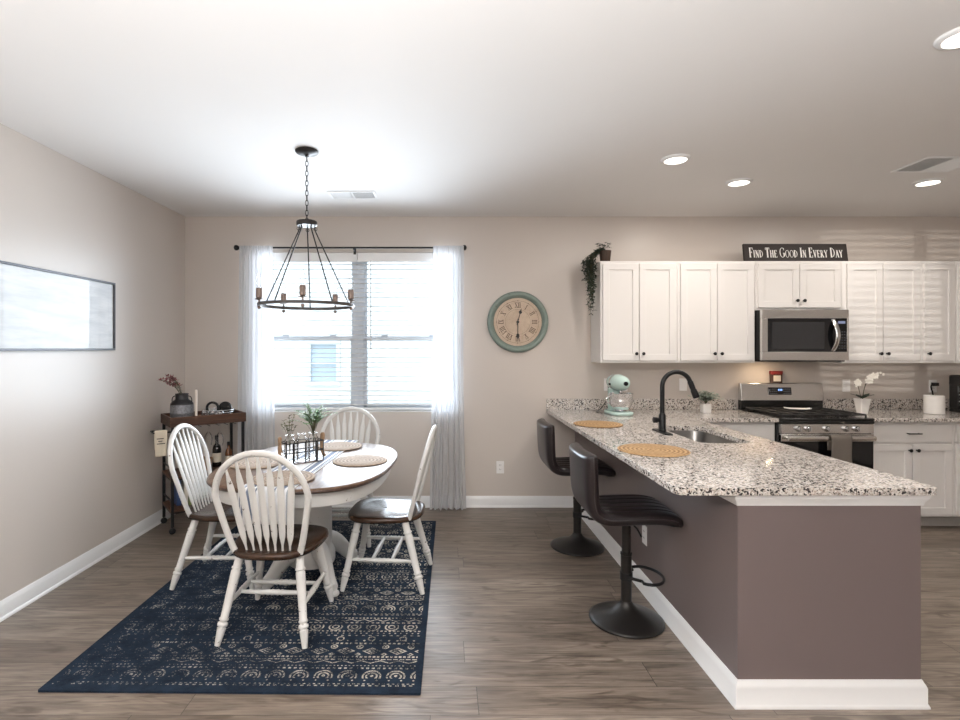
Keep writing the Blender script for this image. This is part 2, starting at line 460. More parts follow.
def rrect(x0, x1, y0, y1, r, n=6):
    out = []
    for cx, cy, a in ((x1 - r, y1 - r, 0), (x0 + r, y1 - r, PI / 2), (x0 + r, y0 + r, PI), (x1 - r, y0 + r, 1.5 * PI)):
        for i in range(n + 1): out.append((cx + r * math.cos(a + PI / 2 * i / n), cy + r * math.sin(a + PI / 2 * i / n)))
    return out

# ------------------------------------------------------------------ room shell
XL, XR, YB, YF, H = -2.453, 5.45, 5.0, -3.2, 2.74
WX0, WX1, WZ0, WZ1 = -1.77, .11, .895, 2.405
struct(MB().box(XL - .15, XR + .15, YF - .15, YB + .2, -.1, 0).build('floor', 'floor'))
struct(MB().box(XL - .15, XR + .15, YF - .15, YB + .2, H, H + .12).build('ceiling', 'ceiling'))
struct(MB().box(XL - .15, XL, YF - .15, YB + .2, 0, H).build('wall_left', 'wall'))
struct(MB().box(XR, XR + .15, YF - .15, YB + .2, 0, H).build('wall_right', 'wall'))
struct(MB().box(XL, WX0, YB, YB + .2, 0, H).box(WX1, XR, YB, YB + .2, 0, H).box(WX0, WX1, YB, YB + .2, 0, WZ0).box(WX0, WX1, YB, YB + .2, WZ1, H).build('wall_back', 'wall'))
RX0, RX1, RZ0, RZ1 = 2.7, 4.1, 1.0, 2.15
struct(MB().box(XL, -.6, YF - .15, YF, 0, H).box(-.6, .75, YF - .15, YF, 2.15, H).box(.75, RX0, YF - .15, YF, 0, H)
       .box(RX0, RX1, YF - .15, YF, 0, RZ0).box(RX0, RX1, YF - .15, YF, RZ1, H).box(RX1, XR, YF - .15, YF, 0, H).build('wall_front', 'wall'))

def base_profile(out=.014, h=.105):
    return [(0, 0), (.022, 0), (.022, .006), (.019, .014), (out, .019), (out, h - .03), (out - .004, h - .018), (.006, h - .006), (.004, h), (0, h)]
def sweep(pts, prof, side=1):
    """mitred moulding along a floor polyline; profile (out, z)"""
    n = len(pts); P = [Vector((x, y, 0)) for x, y in pts]; mb = MB(); vs = []; fs = []; k = len(prof)
    for i in range(n):
        d0 = (P[i] - P[i - 1]).normalized() if i else None; d1 = (P[i + 1] - P[i]).normalized() if i < n - 1 else None
        n0 = Vector((-d0.y, d0.x, 0)) if d0 else None; n1 = Vector((-d1.y, d1.x, 0)) if d1 else None
        if n0 and n1:
            b = (n0 + n1).normalized(); b = b / b.dot(n0)
        else: b = n0 or n1
        for o, z in prof: vs.append(P[i] + b * (o * side) + Vector((0, 0, z)))
    for i in range(n - 1):
        for j in range(k): j2 = (j + 1) % k; fs.append((i * k + j, i * k + j2, (i + 1) * k + j2, (i + 1) * k + j))
    fs.append(tuple(range(k))); fs.append(tuple((n - 1) * k + j for j in reversed(range(k))))
    return mb.add(vs, fs)
KX0, KX1, KY = 1.226, 1.993, 2.22
struct(sweep([(XL, YF), (XL, YB)], base_profile(), -1).build('baseboard_left', 'trim'))
struct(sweep([(XL + .022, YB), (KX0 - .022, YB)], base_profile(), -1).build('baseboard_back', 'trim'))
# half wall of the peninsula, its baseboard and its top moulding
ZC0, ZC1 = .891, .922; ZK = ZC1 + .0008
struct(MB().prism([(KX0, KY), (KX1, KY), (KX1, KY + .12), (KX0 + .12, KY + .12), (KX0 + .12, YB), (KX0, YB)], 0, ZC0 - .002).build('wall_peninsula', 'taupe'))
struct(sweep([(KX0, YB), (KX0, KY), (KX1, KY), (KX1, KY + .12)], base_profile(.016, .112), -1).build('baseboard_peninsula', 'trim'))
struct(sweep([(KX0, YB), (KX0, KY), (KX1, KY), (KX1, KY + .12)], [(0, ZC0 - .05), (.006, ZC0 - .05), (.009, ZC0 - .036), (.018, ZC0 - .022), (.022, ZC0 - .012), (.022, ZC0 - .001), (0, ZC0 - .001)], -1).build('trim_1', 'trim'))

# window in the back wall: frame, mullion, sashes, glass, sill
def window():
    yf0, yf1 = YB + .10, YB + .17
    f = MB(); t = .035
    f.box(WX0, WX1, yf0, yf1, WZ0, WZ0 + t).box(WX0, WX1, yf0, yf1, WZ1 - t, WZ1).box(WX0, WX0 + t, yf0, yf1, WZ0, WZ1).box(WX1 - t, WX1, yf0, yf1, WZ0, WZ1)
    fo = struct(f.build('window_1', 'vinyl', bevel=.004))
    xm = (WX0 + WX1) / 2
    MB().box(xm - .05, xm + .05, yf0 - .005, yf1 + .005, WZ0, WZ1).build('mullion', 'vinyl', fo, .004)
    for x0, x1 in ((WX0 + t, xm - .05), (xm + .05, WX1 - t)):
        s = MB(); zr = 1.592
        s.box(x0, x1, yf0 + .01, yf0 + .04, zr - .022, zr + .022).box(x0, x1, yf0 + .01, yf0 + .04, WZ0 + t, WZ0 + t + .035)
        s.box(x0, x0 + .03, yf0 + .01, yf0 + .04, WZ0 + t, zr).box(x1 - .03, x1, yf0 + .01, yf0 + .04, WZ0 + t, zr)
        s.box(x0, x1, yf0 + .04, yf0 + .065, WZ1 - t - .03, WZ1 - t).box(x0, x0 + .025, yf0 + .04, yf0 + .065, zr, WZ1 - t).box(x1 - .025, x1, yf0 + .04, yf0 + .065, zr, WZ1 - t)
        so = s.build('sash', 'vinyl', fo, .003)
        MB().box(x0 + .015, x1 - .015, yf0 + .024, yf0 + .027, WZ0 + .04, zr).build('lower_pane', 'paneglass', so)
        MB().box(x0 + .015, x1 - .015, yf0 + .052, yf0 + .055, zr, WZ1 - t).build('upper_pane', 'paneglass', so)
        for xl in (x0 + .2, x1 - .2):
            MB().box(xl - .03, xl + .03, yf0 - .002, yf0 + .02, zr + .022, zr + .034).build('sash_lock', 'vinyl', so, .003)
    MB().box(WX0 + .002, WX1 - .002, YB + .002, yf0, WZ0 + .001, WZ0 + .012).build('sill', 'trim', fo, .003)
window()
# unseen openings assumed behind the camera: patio door frame and a window with a blind
pd = MB().box(-.6, -.53, YF - .1, YF - .03, 0, 2.15).box(.68, .75, YF - .1, YF - .03, 0, 2.15).box(-.53, .68, YF - .1, YF - .03, 2.08, 2.15).box(-.53, .68, YF - .1, YF - .03, 0, .06).box(-.53, .68, YF - .09, YF - .05, .06, 2.08).build('door_1', 'vinyl', bevel=.004)
struct(pd)
rw = MB().box(RX0, RX0 + .05, YF - .1, YF - .04, RZ0, RZ1).box(RX1 - .05, RX1, YF - .1, YF - .04, RZ0, RZ1).box(RX0 + .05, RX1 - .05, YF - .1, YF - .04, RZ0, RZ0 + .05).box(RX0 + .05, RX1 - .05, YF - .1, YF - .04, RZ1 - .05, RZ1).box(3.36, 3.44, YF - .1, YF - .04, RZ0 + .05, RZ1 - .05).build('assumed_rear_window', 'vinyl', bevel=.004)  # assumed window, put in for the striped light and rear daylight
struct(rw)
bl = MB()
for k in range(24): bl.box(RX0 + .06, RX1 - .06, YF - .035, YF + .012, RZ0 + .06 + k * .0445, RZ0 + .0625 + k * .0445, Matrix.Translation((0, YF, RZ0 + .06 + k * .0445)) @ Matrix.Rotation(R(24), 4, 'X') @ Matrix.Translation((0, -YF, -RZ0 - .06 - k * .0445)))
bl.build('slat_panel', 'slat', rw)  # assumed blind, put in to cut the added spot into stripes

# outside: ground and the neighbour's house
g = MB().box(-30, 30, YB + .3, 40, -.4, -.3).build('ground_outside', 'lawn'); struct(g)
def house():
    y = 9.2; o = thing('house', 'white lap-sided neighbouring house seen through the dining window', 'house', (0, y, -.3))
    mb = MB(); prof = []; z = 0
    while z < 5.6:
        prof += [(0, z), (-.018, z), (0, z + .15)]; z += .15
    wx0, wx1, wz0, wz1 = -2.32, -1.88, 1.22, 1.86
    def strip(x0, x1, za, zb):
        n = int(round((zb - za) / .15)); h = (zb - za) / n
        for i in range(n):
            a = za + i * h
            mb.add([(x0, -.02, a), (x1, -.02, a), (x1, -.002, a + h), (x0, -.002, a + h), (x0, .1, a), (x1, .1, a), (x1, .1, a + h), (x0, .1, a + h)],
                   [(0, 1, 2, 3), (4, 7, 6, 5), (0, 4, 5, 1), (3, 2, 6, 7), (0, 3, 7, 4), (1, 5, 6, 2)])
    strip(-14, wx0, 0, 6); strip(wx1, 14, 0, 6); strip(wx0, wx1, 0, wz0); strip(wx0, wx1, wz1, 6)
    mb.build('siding_wall', 'siding', o)
    f = MB().box(wx0 - .07, wx1 + .07, -.05, 0, wz0 - .09, wz0).box(wx0 - .07, wx1 + .07, -.05, 0, wz1, wz1 + .09).box(wx0 - .07, wx0, -.05, 0, wz0, wz1).box(wx1, wx1 + .07, -.05, 0, wz0, wz1).box(wx0, wx1, -.03, 0, (wz0 + wz1) / 2 - .02, (wz0 + wz1) / 2 + .02)
    f = f.build('window_frame', 'vinyl', o)
    MB().box(wx0, wx1, .01, .03, wz0, wz1).build('pane', simple('dim_window_glass', srgb(186, 200, 214), .3), f)
house()

# ------------------------------------------------------------------ blinds and curtains
def blind(x0, x1, wand_x, label):
    y = YB + .055; o = thing('window_blind', label, 'blind', ((x0 + x1) / 2, y, WZ0 + .02), 0, None); hw = (x1 - x0) / 2
    z0 = WZ0 + .02
    MB().box(-hw, hw, -.032, .028, WZ1 - .065 - z0, WZ1 - .002 - z0).build('headrail', 'slat', o, .003)
    MB().box(-hw - .002, hw + .002, -.045, -.034, WZ1 - .09 - z0, WZ1 - .002 - z0).build('valance', 'slat', o, .003)
    MB().box(-hw, hw, -.025, .025, .0, .016).build('bottom_rail', 'slat', o, .003)
    sm = MB(); zz = .045
    while zz < WZ1 - .1 - z0:
        sm.add([(-hw, -.025, zz - .001), (hw, -.025, zz - .001), (hw, 0, zz + .0025), (-hw, 0, zz + .0025), (hw, .025, zz - .001), (-hw, .025, zz - .001)], [(0, 1, 2, 3), (3, 2, 4, 5)])
        zz += .0445
    s = sm.build('slat_panel', 'slat', o, solid=.0026)
    for k in (-.62, 0, .62):
        MB().tube([(k * hw, -.026, .01), (k * hw, -.026, WZ1 - .07 - z0)], .0012, 5).tube([(k * hw, .026, .01), (k * hw, .026, WZ1 - .07 - z0)], .0012, 5).build('ladder_cord', 'slat', o)
    MB().tube([(wand_x - (x0 + x1) / 2, -.052, WZ1 - .08 - z0), (wand_x - (x0 + x1) / 2, -.054, WZ1 - .92 - z0)], .005, 8).build('wand', simple('grey_wand', srgb(150, 146, 142), .3), o)
xm = (WX0 + WX1) / 2
blind(WX0 + .008, xm - .004, -1.625, 'white slatted blind in the window half behind the chandelier')
blind(xm + .004, WX1 - .008, -.70, 'white slatted blind in the window half beside the right sheer curtain')

ZR = 2.432; YR = YB - .075
rod = thing('curtain_rod', 'black metal curtain rod with round finials above the window', 'curtain rod', (-.88, YR, ZR))
MB().tube([(-1.02, 0, 0), (1.02, 0, 0)], .0085, 12).build('pole', 'black', rod)
for sx in (-1, 1):
    mt = Matrix.Translation((sx * 1.02, 0, 0)) @ Matrix.Rotation(sx * PI / 2, 4, 'Y')
    MB().lathe([(.010, -.01), (.014, 0), (.014, .006), (.008, .012), (.018, .02), (.026, .035), (.024, .05), (.012, .06), (0, .062)], 18, (0, 0, 0), mt).build('finial', 'black', rod)
for bx in (-1.03, .03, 1.03):
    MB().tube([(bx, .075, -.02), (bx, .03, -.02), (bx, 0, -.012)], .006, 8).box(bx - .012, bx + .012, .068, .075, -.05, .02).build('bracket', 'black', rod)

def curtain(x0, x1, seed, label, flare):
    rnd = random.Random(seed); ph = [rnd.uniform(0, 6) for _ in range(5)]
    top, bot = ZR + .012, .015
    wd = x1 - x0
    def fn(u, v):
        z = bot + (top - bot) * v
        k = 1 - v
        x = x0 + wd * u + flare * (u - .5) * k ** 2 + .006 * math.sin(z * 2.2 + ph[0] + u * 5)
        amp = .010 + .016 * k
        y = YR - .038 + amp * math.sin(2 * PI * 7 * u + ph[1] + .8 * math.sin(z * 1.1 + ph[2])) + amp * .5 * math.sin(2 * PI * 12.5 * u + ph[3] + z * .3)
        # rod pocket: the sheet hugs the rod at the very top
        if v > .98: y = YR - .036 + .004 * math.sin(2 * PI * 14 * u)
        return Vector((x, min(y, YB - .012), z))
    o = MB().grid(fn, 150, 60).build('curtain', 'sheer', angle=180)
    return tag(o, label, 'curtain')
curtain(-1.90, -1.585, 3, 'sheer white curtain panel hanging behind the wooden bar cart', .03)
curtain(-.112, .168, 5, 'sheer white curtain panel hanging between the window and the round clock', .05)

# ------------------------------------------------------------------ rug
rg = MB().prism(rrect(-.835, .835, 0, 2.28, .006, 2), 0, .010).build('area_rug', 'rug', loc=(-.94, 2.297, 0.0005))
rg.rotation_euler = (0, 0, R(-.7)); tag(rg, 'navy blue area rug with cream geometric rows under the dining table', 'rug')
ZG = .0115

# ------------------------------------------------------------------ dining table
TX, TY, TR = -.87, 3.47, R(-4)
def superoval(a, b, L, n=18):
    """racetrack: half-width a, half-length b with round ends flattened"""
    out = []
    for i in range(4 * n):
        t = 2 * PI * i / (4 * n); c, s_ = math.cos(t), math.sin(t); e = .72
        out.append((a * math.copysign(abs(c) ** e, c), b * math.copysign(abs(s_) ** e, s_)))
    return out
ta, tb = .535, .70
tt = thing('dining_table', 'oval dining table with brown top and white pedestal on the navy rug', 'table', (TX, TY, ZG), TR)
def ovalring(mb, prof, n=24):
    """profile [(inset, z)] around the oval"""
    rings = [superoval(ta - i, tb - i, 0, n) for i, z in prof]; m = len(rings[0]); vs = []; fs = []
    for (i, z), rg_ in zip(prof, rings): vs += [(x, y, z) for x, y in rg_]
    for j in range(len(prof) - 1):
        for k in range(m): k2 = (k + 1) % m; fs.append((j * m + k, j * m + k2, (j + 1) * m + k2, (j + 1) * m + k))
    fs.append(tuple(reversed(range(m)))); fs.append(tuple((len(prof) - 1) * m + k for k in range(m)))
    return mb.add(vs, fs)
top = ovalring(MB(), [(.012, .722), (.004, .726), (0, .733), (.001, .741), (.008, .747), (.012, .748)]).build('tabletop', 'tabletop', tt, angle=30)
ovalring(MB(), [(.010, .7195), (.003, .7225), (-.001, .729), (0, .737), (.003, .7425)]).build('edge_moulding', 'tableedge', top)
ovalring(MB(), [(.05, .635), (.046, .638), (.044, .65), (.042, .66), (.04, .715), (.04, .721)]).build('apron', 'chairwhite', tt)
MB().lathe([(.145, .095), (.15, .11), (.15, .16), (.135, .19), (.125, .2), (.128, .25), (.128, .52), (.135, .54), (.16, .58), (.17, .6), (.17, .634)], 32).build('pedestal_column', 'chairwhite', tt, angle=50)
for k in range(4):
    a = R((51, 129, 231, 309)[k])
    pts = []; rs = []
    for r_, z in ((.06, .21), (.14, .205), (.20, .17), (.25, .115), (.29, .07), (.33, .046), (.36, .043)):
        pts.append((r_ * math.cos(a), r_ * math.sin(a), z)); 
    f = MB().tube(pts, [.07, .066, .058, .05, .044, .042, .036], 12, flat=(1, .85))
    f.lathe([(.032, .0), (.038, .008), (.038, .02), (.03, .03)], 14, (.345 * math.cos(a), .345 * math.sin(a), 0))
    f.build('foot', 'chairwhite', tt, sub=1)
ZT = ZG + .748
def runner():
    tb_ = tb
    def fn(u, v):
        x = (u - .5) * .29; s_ = v * 1.66 - .88          # along the table, from near end hanging
        edge = tb * (1 - abs(x / ta) ** 2.8) ** .36
        d = -edge - s_ if s_ < -edge else 0
        if d > 0: y = -edge - .012 - .01 * math.sin(u * 14) * min(1, d * 6); z = .7505 - d
        else: y = s_; z = .7505
        if s_ < -edge + .02 and d == 0: z -= 0.0
        return Vector((x, y, z))
    o = MB().grid(fn, 24, 90).build('table_runner', 'runner', solid=.002, loc=(TX - .02, TY, ZG + .0005), angle=60)
    o.rotation_euler = (0, 0, TR); tag(o, 'white table runner with blue stripes lying along the dining table', 'table runner')
runner()
def placemat(name, x, y, z, r, mat, label, group):
    def pm():
        mb = MB(); mb.lathe([(0, .0), (r - .006, 0), (r, .003), (r - .004, .006), (r * .5, .005), (0, .005)], 48); return mb
    o = pm().build(name, mat, loc=(x, y, z)); return tag(o, label, 'placemat', None)
Zm = ZT + .0045
placemat('placemat', -.555, 3.47, ZT + .001, .18, 'mat_beige', 'round beige placemat on the table in front of the right side chair', 0)
placemat('placemat', -1.205, 3.40, ZT + .001, .18, 'mat_beige', 'round beige placemat on the table in front of the left side chair', 0)
placemat('placemat', -.915, 2.99, Zm, .18, 'mat_beige', 'round beige placemat on the runner behind the nearest chair back', 0)
placemat('placemat', -.80, 3.95, Zm, .18, 'mat_beige', 'round beige placemat at the table end below the window', 0)

# centrepiece: three glass jars in a black wire carrier, greenery
def jar_carrier():
    cx, cy, z = -.925, 3.42, ZT + .005
    o = thing('jar_carrier', 'black wire carrier holding glass jars in the middle of the table', 'carrier', (cx, cy, z), R(40))
    hw, hd = .125, .055
    MB().box(-hw, hw, -hd, hd, 0, .006).build('base_tray', 'cartwood', o, .002)
    wr = MB()
    for zz in (.075, .135): wr.tube([(-hw, -hd, zz), (hw, -hd, zz), (hw, hd, zz), (-hw, hd, zz)], .0035, 6, closed=True)
    for x in (-hw, -.08, 0, .08, hw):
        for y in (-hd, hd): wr.tube([(x, y, .004), (x, y, .137)], .0035 if abs(x) != .08 else .0055, 6)
    wr.build('wire_frame', 'black', o)
    for sx in (-1, 1):
        MB().tube(bez((sx * (hw + .014), 0, .08), (sx * (hw + .035), -.01, .19), (sx * (hw + .018), 0, .165), 8) + bez((sx * (hw + .018), 0, .165), (sx * (hw + .022), .03, .06), (sx * (hw + .018), -.035, .03), 8), .011, 8).build('rope_handle', 'twine', o)
    c, s_ = math.cos(R(40)), math.sin(R(40))
    for k, lab in ((-1, 'clear glass jar in the wire carrier holding brown dried sprigs'), (0, 'clear glass jar in the middle of the wire carrier'), (1, 'clear glass jar in the wire carrier holding the green fern')):
        x = k * .08
        j = MB().lathe([(.0, .001), (.032, .001), (.035, .006), (.035, .13), (.033, .145), (.026, .155), (.026, .172), (.0275, .172), (.0275, .176), (.0245, .176), (.0245, .154), (.0315, .143), (.0335, .13), (.0335, .008), (0, .004)], 24)
        j = j.build('glass_jar', 'glass', loc=(cx + x * c, cy + x * s_, z + .007)); tag(j, lab, 'jar')
    # fern
    bx, by = cx + .08 * c, cy + .08 * s_
    f = thing('fern', 'feathery green fern standing in a glass jar on the dining table', 'plant', (bx, by, z + .014)); fm = MB(); st = MB()
    rnd = random.Random(4)
    for i in range(46):
        a = rnd.uniform(0, 2 * PI); sp = rnd.uniform(.03, .15); hh = rnd.uniform(.29, .37)
        pts = bez((0, 0, .0 if i < 5 else .12), (sp * .08 * math.cos(a), sp * .08 * math.sin(a), hh * .85), (sp * math.cos(a), sp * math.sin(a), hh - sp * .3), 12)
        st.tube(pts, .0012, 4)
        for q in range(7, 13):
            d = (pts[q] - pts[q - 1]).normalized(); sd = d.cross(Vector((0, 0, 1)));
            if sd.length < .01: sd = Vector((1, 0, 0))
            sd.normalize()
            for sg in (-1, 1): fm.leaf(pts[q], d * .7 + sd * sg, (0, 0, 1), 0.042 * (1.2 - q / 18), .011, .25)
    fm.build('fronds', 'leaf_fern', f); st.build('stalks', 'stem', f)
    bx, by = cx - .08 * c, cy - .08 * s_
    f = thing('dried_sprig', 'short brown green dried sprigs in a glass jar on the dining table', 'plant', (bx, by, z + .014)); fm = MB(); st = MB()
    for i in range(9):
        a = rnd.uniform(0, 2 * PI); sp = rnd.uniform(.01, .055); hh = rnd.uniform(.22, .30)
        pts = bez((0, 0, .0), (0, 0, hh * .8), (sp * math.cos(a), sp * math.sin(a), hh), 8); st.tube(pts, .0012, 4)
        for q in range(6, 9):
            for e in range(4):
                b = rnd.uniform(0, 2 * PI); fm.leaf(pts[q], (math.cos(b), math.sin(b), .7), (0, 0, 1), .022, .01, .2)
    fm.build('leaves', simple('dried_olive', srgb(110, 108, 80), .8, vary=.4), f); st.build('stalks', 'stem', f)
jar_carrier()

# ------------------------------------------------------------------ dining chairs
LEG = [(0, .013), (.02, .0145), (.16, .021), (.185, .022), (.19, .017), (.2, .0165), (.207, .024), (.225, .0255), (.243, .024), (.25, .017), (.262, .018), (.27, .023), (.285, .0235), (.30, .019), (.5, .0215), (.74, .0245), (.80, .0245), (.806, .020), (.815, .020), (.822, .0265), (.84, .0265), (.848, .021), (.95, .0215), (1, .019)]
def chair(label):
    t = thing('dining_chair', label, 'chair', (0, 0, 0), 0, None)
    # saddle seat: y = +.22 front, -.22 back
    out = []
    for i in range(48):
        a = 2 * PI * i / 48; c, s_ = math.cos(a), math.sin(a); e = .62
        x = .24 * math.copysign(abs(c) ** e, c); y = -.015 + .238 * math.copysign(abs(s_) ** e, s_)
        x *= 1 + .06 * (y / .22) - (.10 if y < -.05 else 0) * min(1, (-.05 - y) / .17)
        out.append((x, y))
    n = len(out); vs = []; fs = []
    rings = [(.90, .418), (.965, .422), (.995, .432), (1, .442), (.985, .452), (.93, .4565), (.7, .449), (.4, .445), (.1, .447)]
    for k, z in rings: vs += [(x * k, y * k, z + (.004 * math.cos(3 * y / .22) if k < .9 else 0)) for x, y in out]
    for j in range(len(rings) - 1):
        for i in range(n): i2 = (i + 1) % n; fs.append((j * n + i, j * n + i2, (j + 1) * n + i2, (j + 1) * n + i))
    fs.append(tuple(reversed(range(n)))); fs.append(tuple((len(rings) - 1) * n + i for i in range(n)))
    MB().add(vs, fs).build('seat', 'seatwood', t, angle=60)
    feet = {}
    for sx in (-1, 1):
        for nm, fy, ty in (('f', .225, .14), ('r', -.27, -.15)):
            a = Vector((sx * .222, fy, .004)); b = Vector((sx * .155, ty, .425)); feet[(sx, nm)] = (a, b)
            MB().turned(a, b, LEG).build('leg', 'chairwhite', t, angle=60)
    def at(k, z): a, b = feet[k]; return a.lerp(b, z / .425)
    STR = [(0, .009), (.2, .0115), (.38, .013), (.41, .016), (.43, .012), (.46, .016), (.5, .013), (.54, .016), (.57, .012), (.59, .016), (.62, .013), (.8, .0115), (1, .009)]
    for sx in (-1, 1):
        MB().turned(at((sx, 'f'), .185), at((sx, 'r'), .185), STR, 12).build('side_stretcher', 'chairwhite', t, angle=60)
    for k in (.35, .65):
        MB().turned(at((-1, 'f'), .185).lerp(at((-1, 'r'), .185), k), at((1, 'f'), .185).lerp(at((1, 'r'), .185), k), STR, 12).build('cross_stretcher', 'chairwhite', t, angle=60)
    # hoop back leaning to -y
    def back(x, h): return Vector((x, -.185 - .135 * (h / .53), .45 + h))
    hp = []
    for i in range(11): q = i / 10; hp.append((.168 + .068 * q ** .8, -.01 + .30 * q))
    for i in range(1, 25):
        a = PI * i / 24; hp.append((.236 * math.cos(a), .29 + .235 * math.sin(a)))
    for i in range(1, 11): q = 1 - i / 10; hp.append((-(.168 + .068 * q ** .8), -.01 + .30 * q))
    MB().tube([back(x, h) for x, h in hp], .0165, 12, flat=(.8, 1.05)).build('hoop_frame', 'chairwhite', t, angle=80)
    def hooph(x):
        return .29 + .235 * math.sqrt(max(0, 1 - (x / .236) ** 2)) - .012
    for i in range(7):
        k = (i - 3) / 3; xb = k * .112; xt = k * .165; ht = hooph(xt)
        a = back(xb, -.012) + Vector((0, .012, 0)); b = back(xt, ht)
        prof = [(0, .0055, .0055), (.08, .0062, .006), (.18, .016, .0065), (.24, .0178, .0065), (.70, .0188, .006), (.79, .0175, .0055), (.91, .009, .005), (1, .005, .0045)]
        d = (b - a); q = d.to_track_quat('Z', 'Y').to_matrix().to_4x4(); mt = Matrix.Translation(a) @ q
        ax = q.to_3x3() @ Vector((1, 0, 0)); 
        # make local X the wide axis (world x)
        yv = d.normalized(); wide = (Vector((1, 0, 0)) - yv * yv.x).normalized(); thin = yv.cross(wide)
        vs = []; fs = []
        for tt_, w_, h_ in prof:
            c = a + d * tt_
            for e in range(10):
                an = 2 * PI * e / 10; vs.append(c + wide * w_ * math.cos(an) + thin * h_ * math.sin(an))
        for j in range(len(prof) - 1):
            for e in range(10): e2 = (e + 1) % 10; fs.append((j * 10 + e, j * 10 + e2, (j + 1) * 10 + e2, (j + 1) * 10 + e))
        fs.append(tuple(range(10))); fs.append(tuple((len(prof) - 1) * 10 + e for e in range(10)))
        MB().add(vs, fs).build('spindle', 'chairwhite', t, angle=60)
    return t
c0 = chair('white hoop-back chair with dark seat nearest the camera, its back to us')
c0.location = (-.90, 2.90, ZG); c0.rotation_euler = (0, 0, R(-3))
dup(c0, (-.385, 3.44, ZG), R(85), 'white hoop-back chair with dark seat seen side-on, right of the table')
dup(c0, (-1.41, 3.48, ZG), R(-90), 'white hoop-back chair left of the table, in front of the bar cart')
dup(c0, (-.79, 4.17, ZG), R(181), 'white hoop-back chair behind the table, under the window')
for k in kids(bpy.data.objects['dining_chair']): pass

# ------------------------------------------------------------------ chandelier
def chandelier():
    zr = 1.767; cx, cy = -.868, 3.33
    o = thing('chandelier', 'black wagon-wheel chandelier hanging on a chain above the dining table', 'chandelier', (cx, cy, zr))
    zt = H - zr; Rr = .289
    MB().lathe([(.070, zt - .001), (.072, zt - .008), (.066, zt - .016), (.03, zt - .026), (.012, zt - .032), (.012, zt - .04), (0, zt - .042)], 32).build('ceiling_canopy', 'iron', o)
    # chain
    z1 = zt - .035; z0 = .535; nl = 13; pitch = (z1 - z0) / nl; c = MB()
    for i in range(nl):
        zc = z0 + pitch * (i + .5); pts = []
        for k in range(16):
            a = 2 * PI * k / 16; x = .0085 * math.cos(a); z = (pitch * .62) * math.sin(a)
            pts.append((x, 0, zc + z) if i % 2 else (0, x, zc + z))
        c.tube(pts, .0023, 6, closed=True)
    c.build('chain', 'iron', o)
    MB().lathe([(.0, .545), (.012, .545), (.012, .535), (.06, .53), (.064, .525), (.064, .505), (.058, .500), (0, .50)], 32).build('hub', 'iron', o)
    ring = []
    prof = [(-.011, -.0095), (.006, -.0095), (.006, .0095), (-.011, .0095)]
    vs = []; fs = []; n = 72
    for k in range(n):
        a = 2 * PI * k / n
        for dr, dz in prof: vs.append(((Rr + dr) * math.cos(a), (Rr + dr) * math.sin(a), dz))
    for k in range(n):
        k2 = (k + 1) % n
        for j in range(4): j2 = (j + 1) % 4; fs.append((k * 4 + j, k * 4 + j2, k2 * 4 + j2, k2 * 4 + j))
    MB().add(vs, fs).build('ring', simple('weathered_grey_wood_ring', srgb(78, 74, 72), .5, .2, vary=.25), o, .0025)
    sk = simple('bronze_candle_sleeve', srgb(128, 112, 104), .4, .4, vary=.2)
    for k in range(5):
        a = R(100 + 72 * k); x, y = (Rr - .003) * math.cos(a), (Rr - .003) * math.sin(a)
        MB().tube([(x * .98, y * .98, .004), (x * .19, y * .19, .47), (x * .17, y * .17, .505)], .0042, 8).tube(arc((x * .19, y * .19, .485), .010, 0, 2 * PI, 12)[:-1], .0025, 6, closed=True).build('suspension_rod', 'iron', o)
        a = R(-80 + 72 * k); x, y = (Rr - .003) * math.cos(a), (Rr - .003) * math.sin(a)
        so = MB().lathe([(.006, .010), (.006, .022), (.024, .026), (.026, .03), (.012, .034), (.017, .036), (.019, .038), (.019, .092), (.016, .096), (0, .096)], 18, (x, y, 0)).lathe([(.0, -.034), (.008, -.03), (.012, -.018), (.008, -.012)], 12, (x, y, 0)).build('candle_socket', sk, o)
        MB().lathe([(.008, .096), (.010, .104), (.017, .122), (.019, .138), (.012, .165), (.004, .188), (0, .19)], 16, (x, y, 0)).build('bulb', 'glass', so)
chandelier()

# ------------------------------------------------------------------ left wall picture
px = thing('framed_picture', 'wide pale picture in a thin dark frame hanging on the left wall', 'picture', (XL + .002, 3.05, 1.731))
hy, hz = .86, .248
f = MB().box(0, .022, -hy, hy, hz - .014, hz).box(0, .022, -hy, hy, -hz, -hz + .014).box(0, .022, -hy, -hy + .014, -hz + .014, hz - .014).box(0, .022, hy - .014, hy, -hz + .014, hz - .014).build('frame', simple('dark_pewter_frame', srgb(70, 70, 74), .35, .5), px, .002)
MB().box(.002, .012, -hy + .012, hy - .012, -hz + .012, hz - .012).build('print', 'art', px)

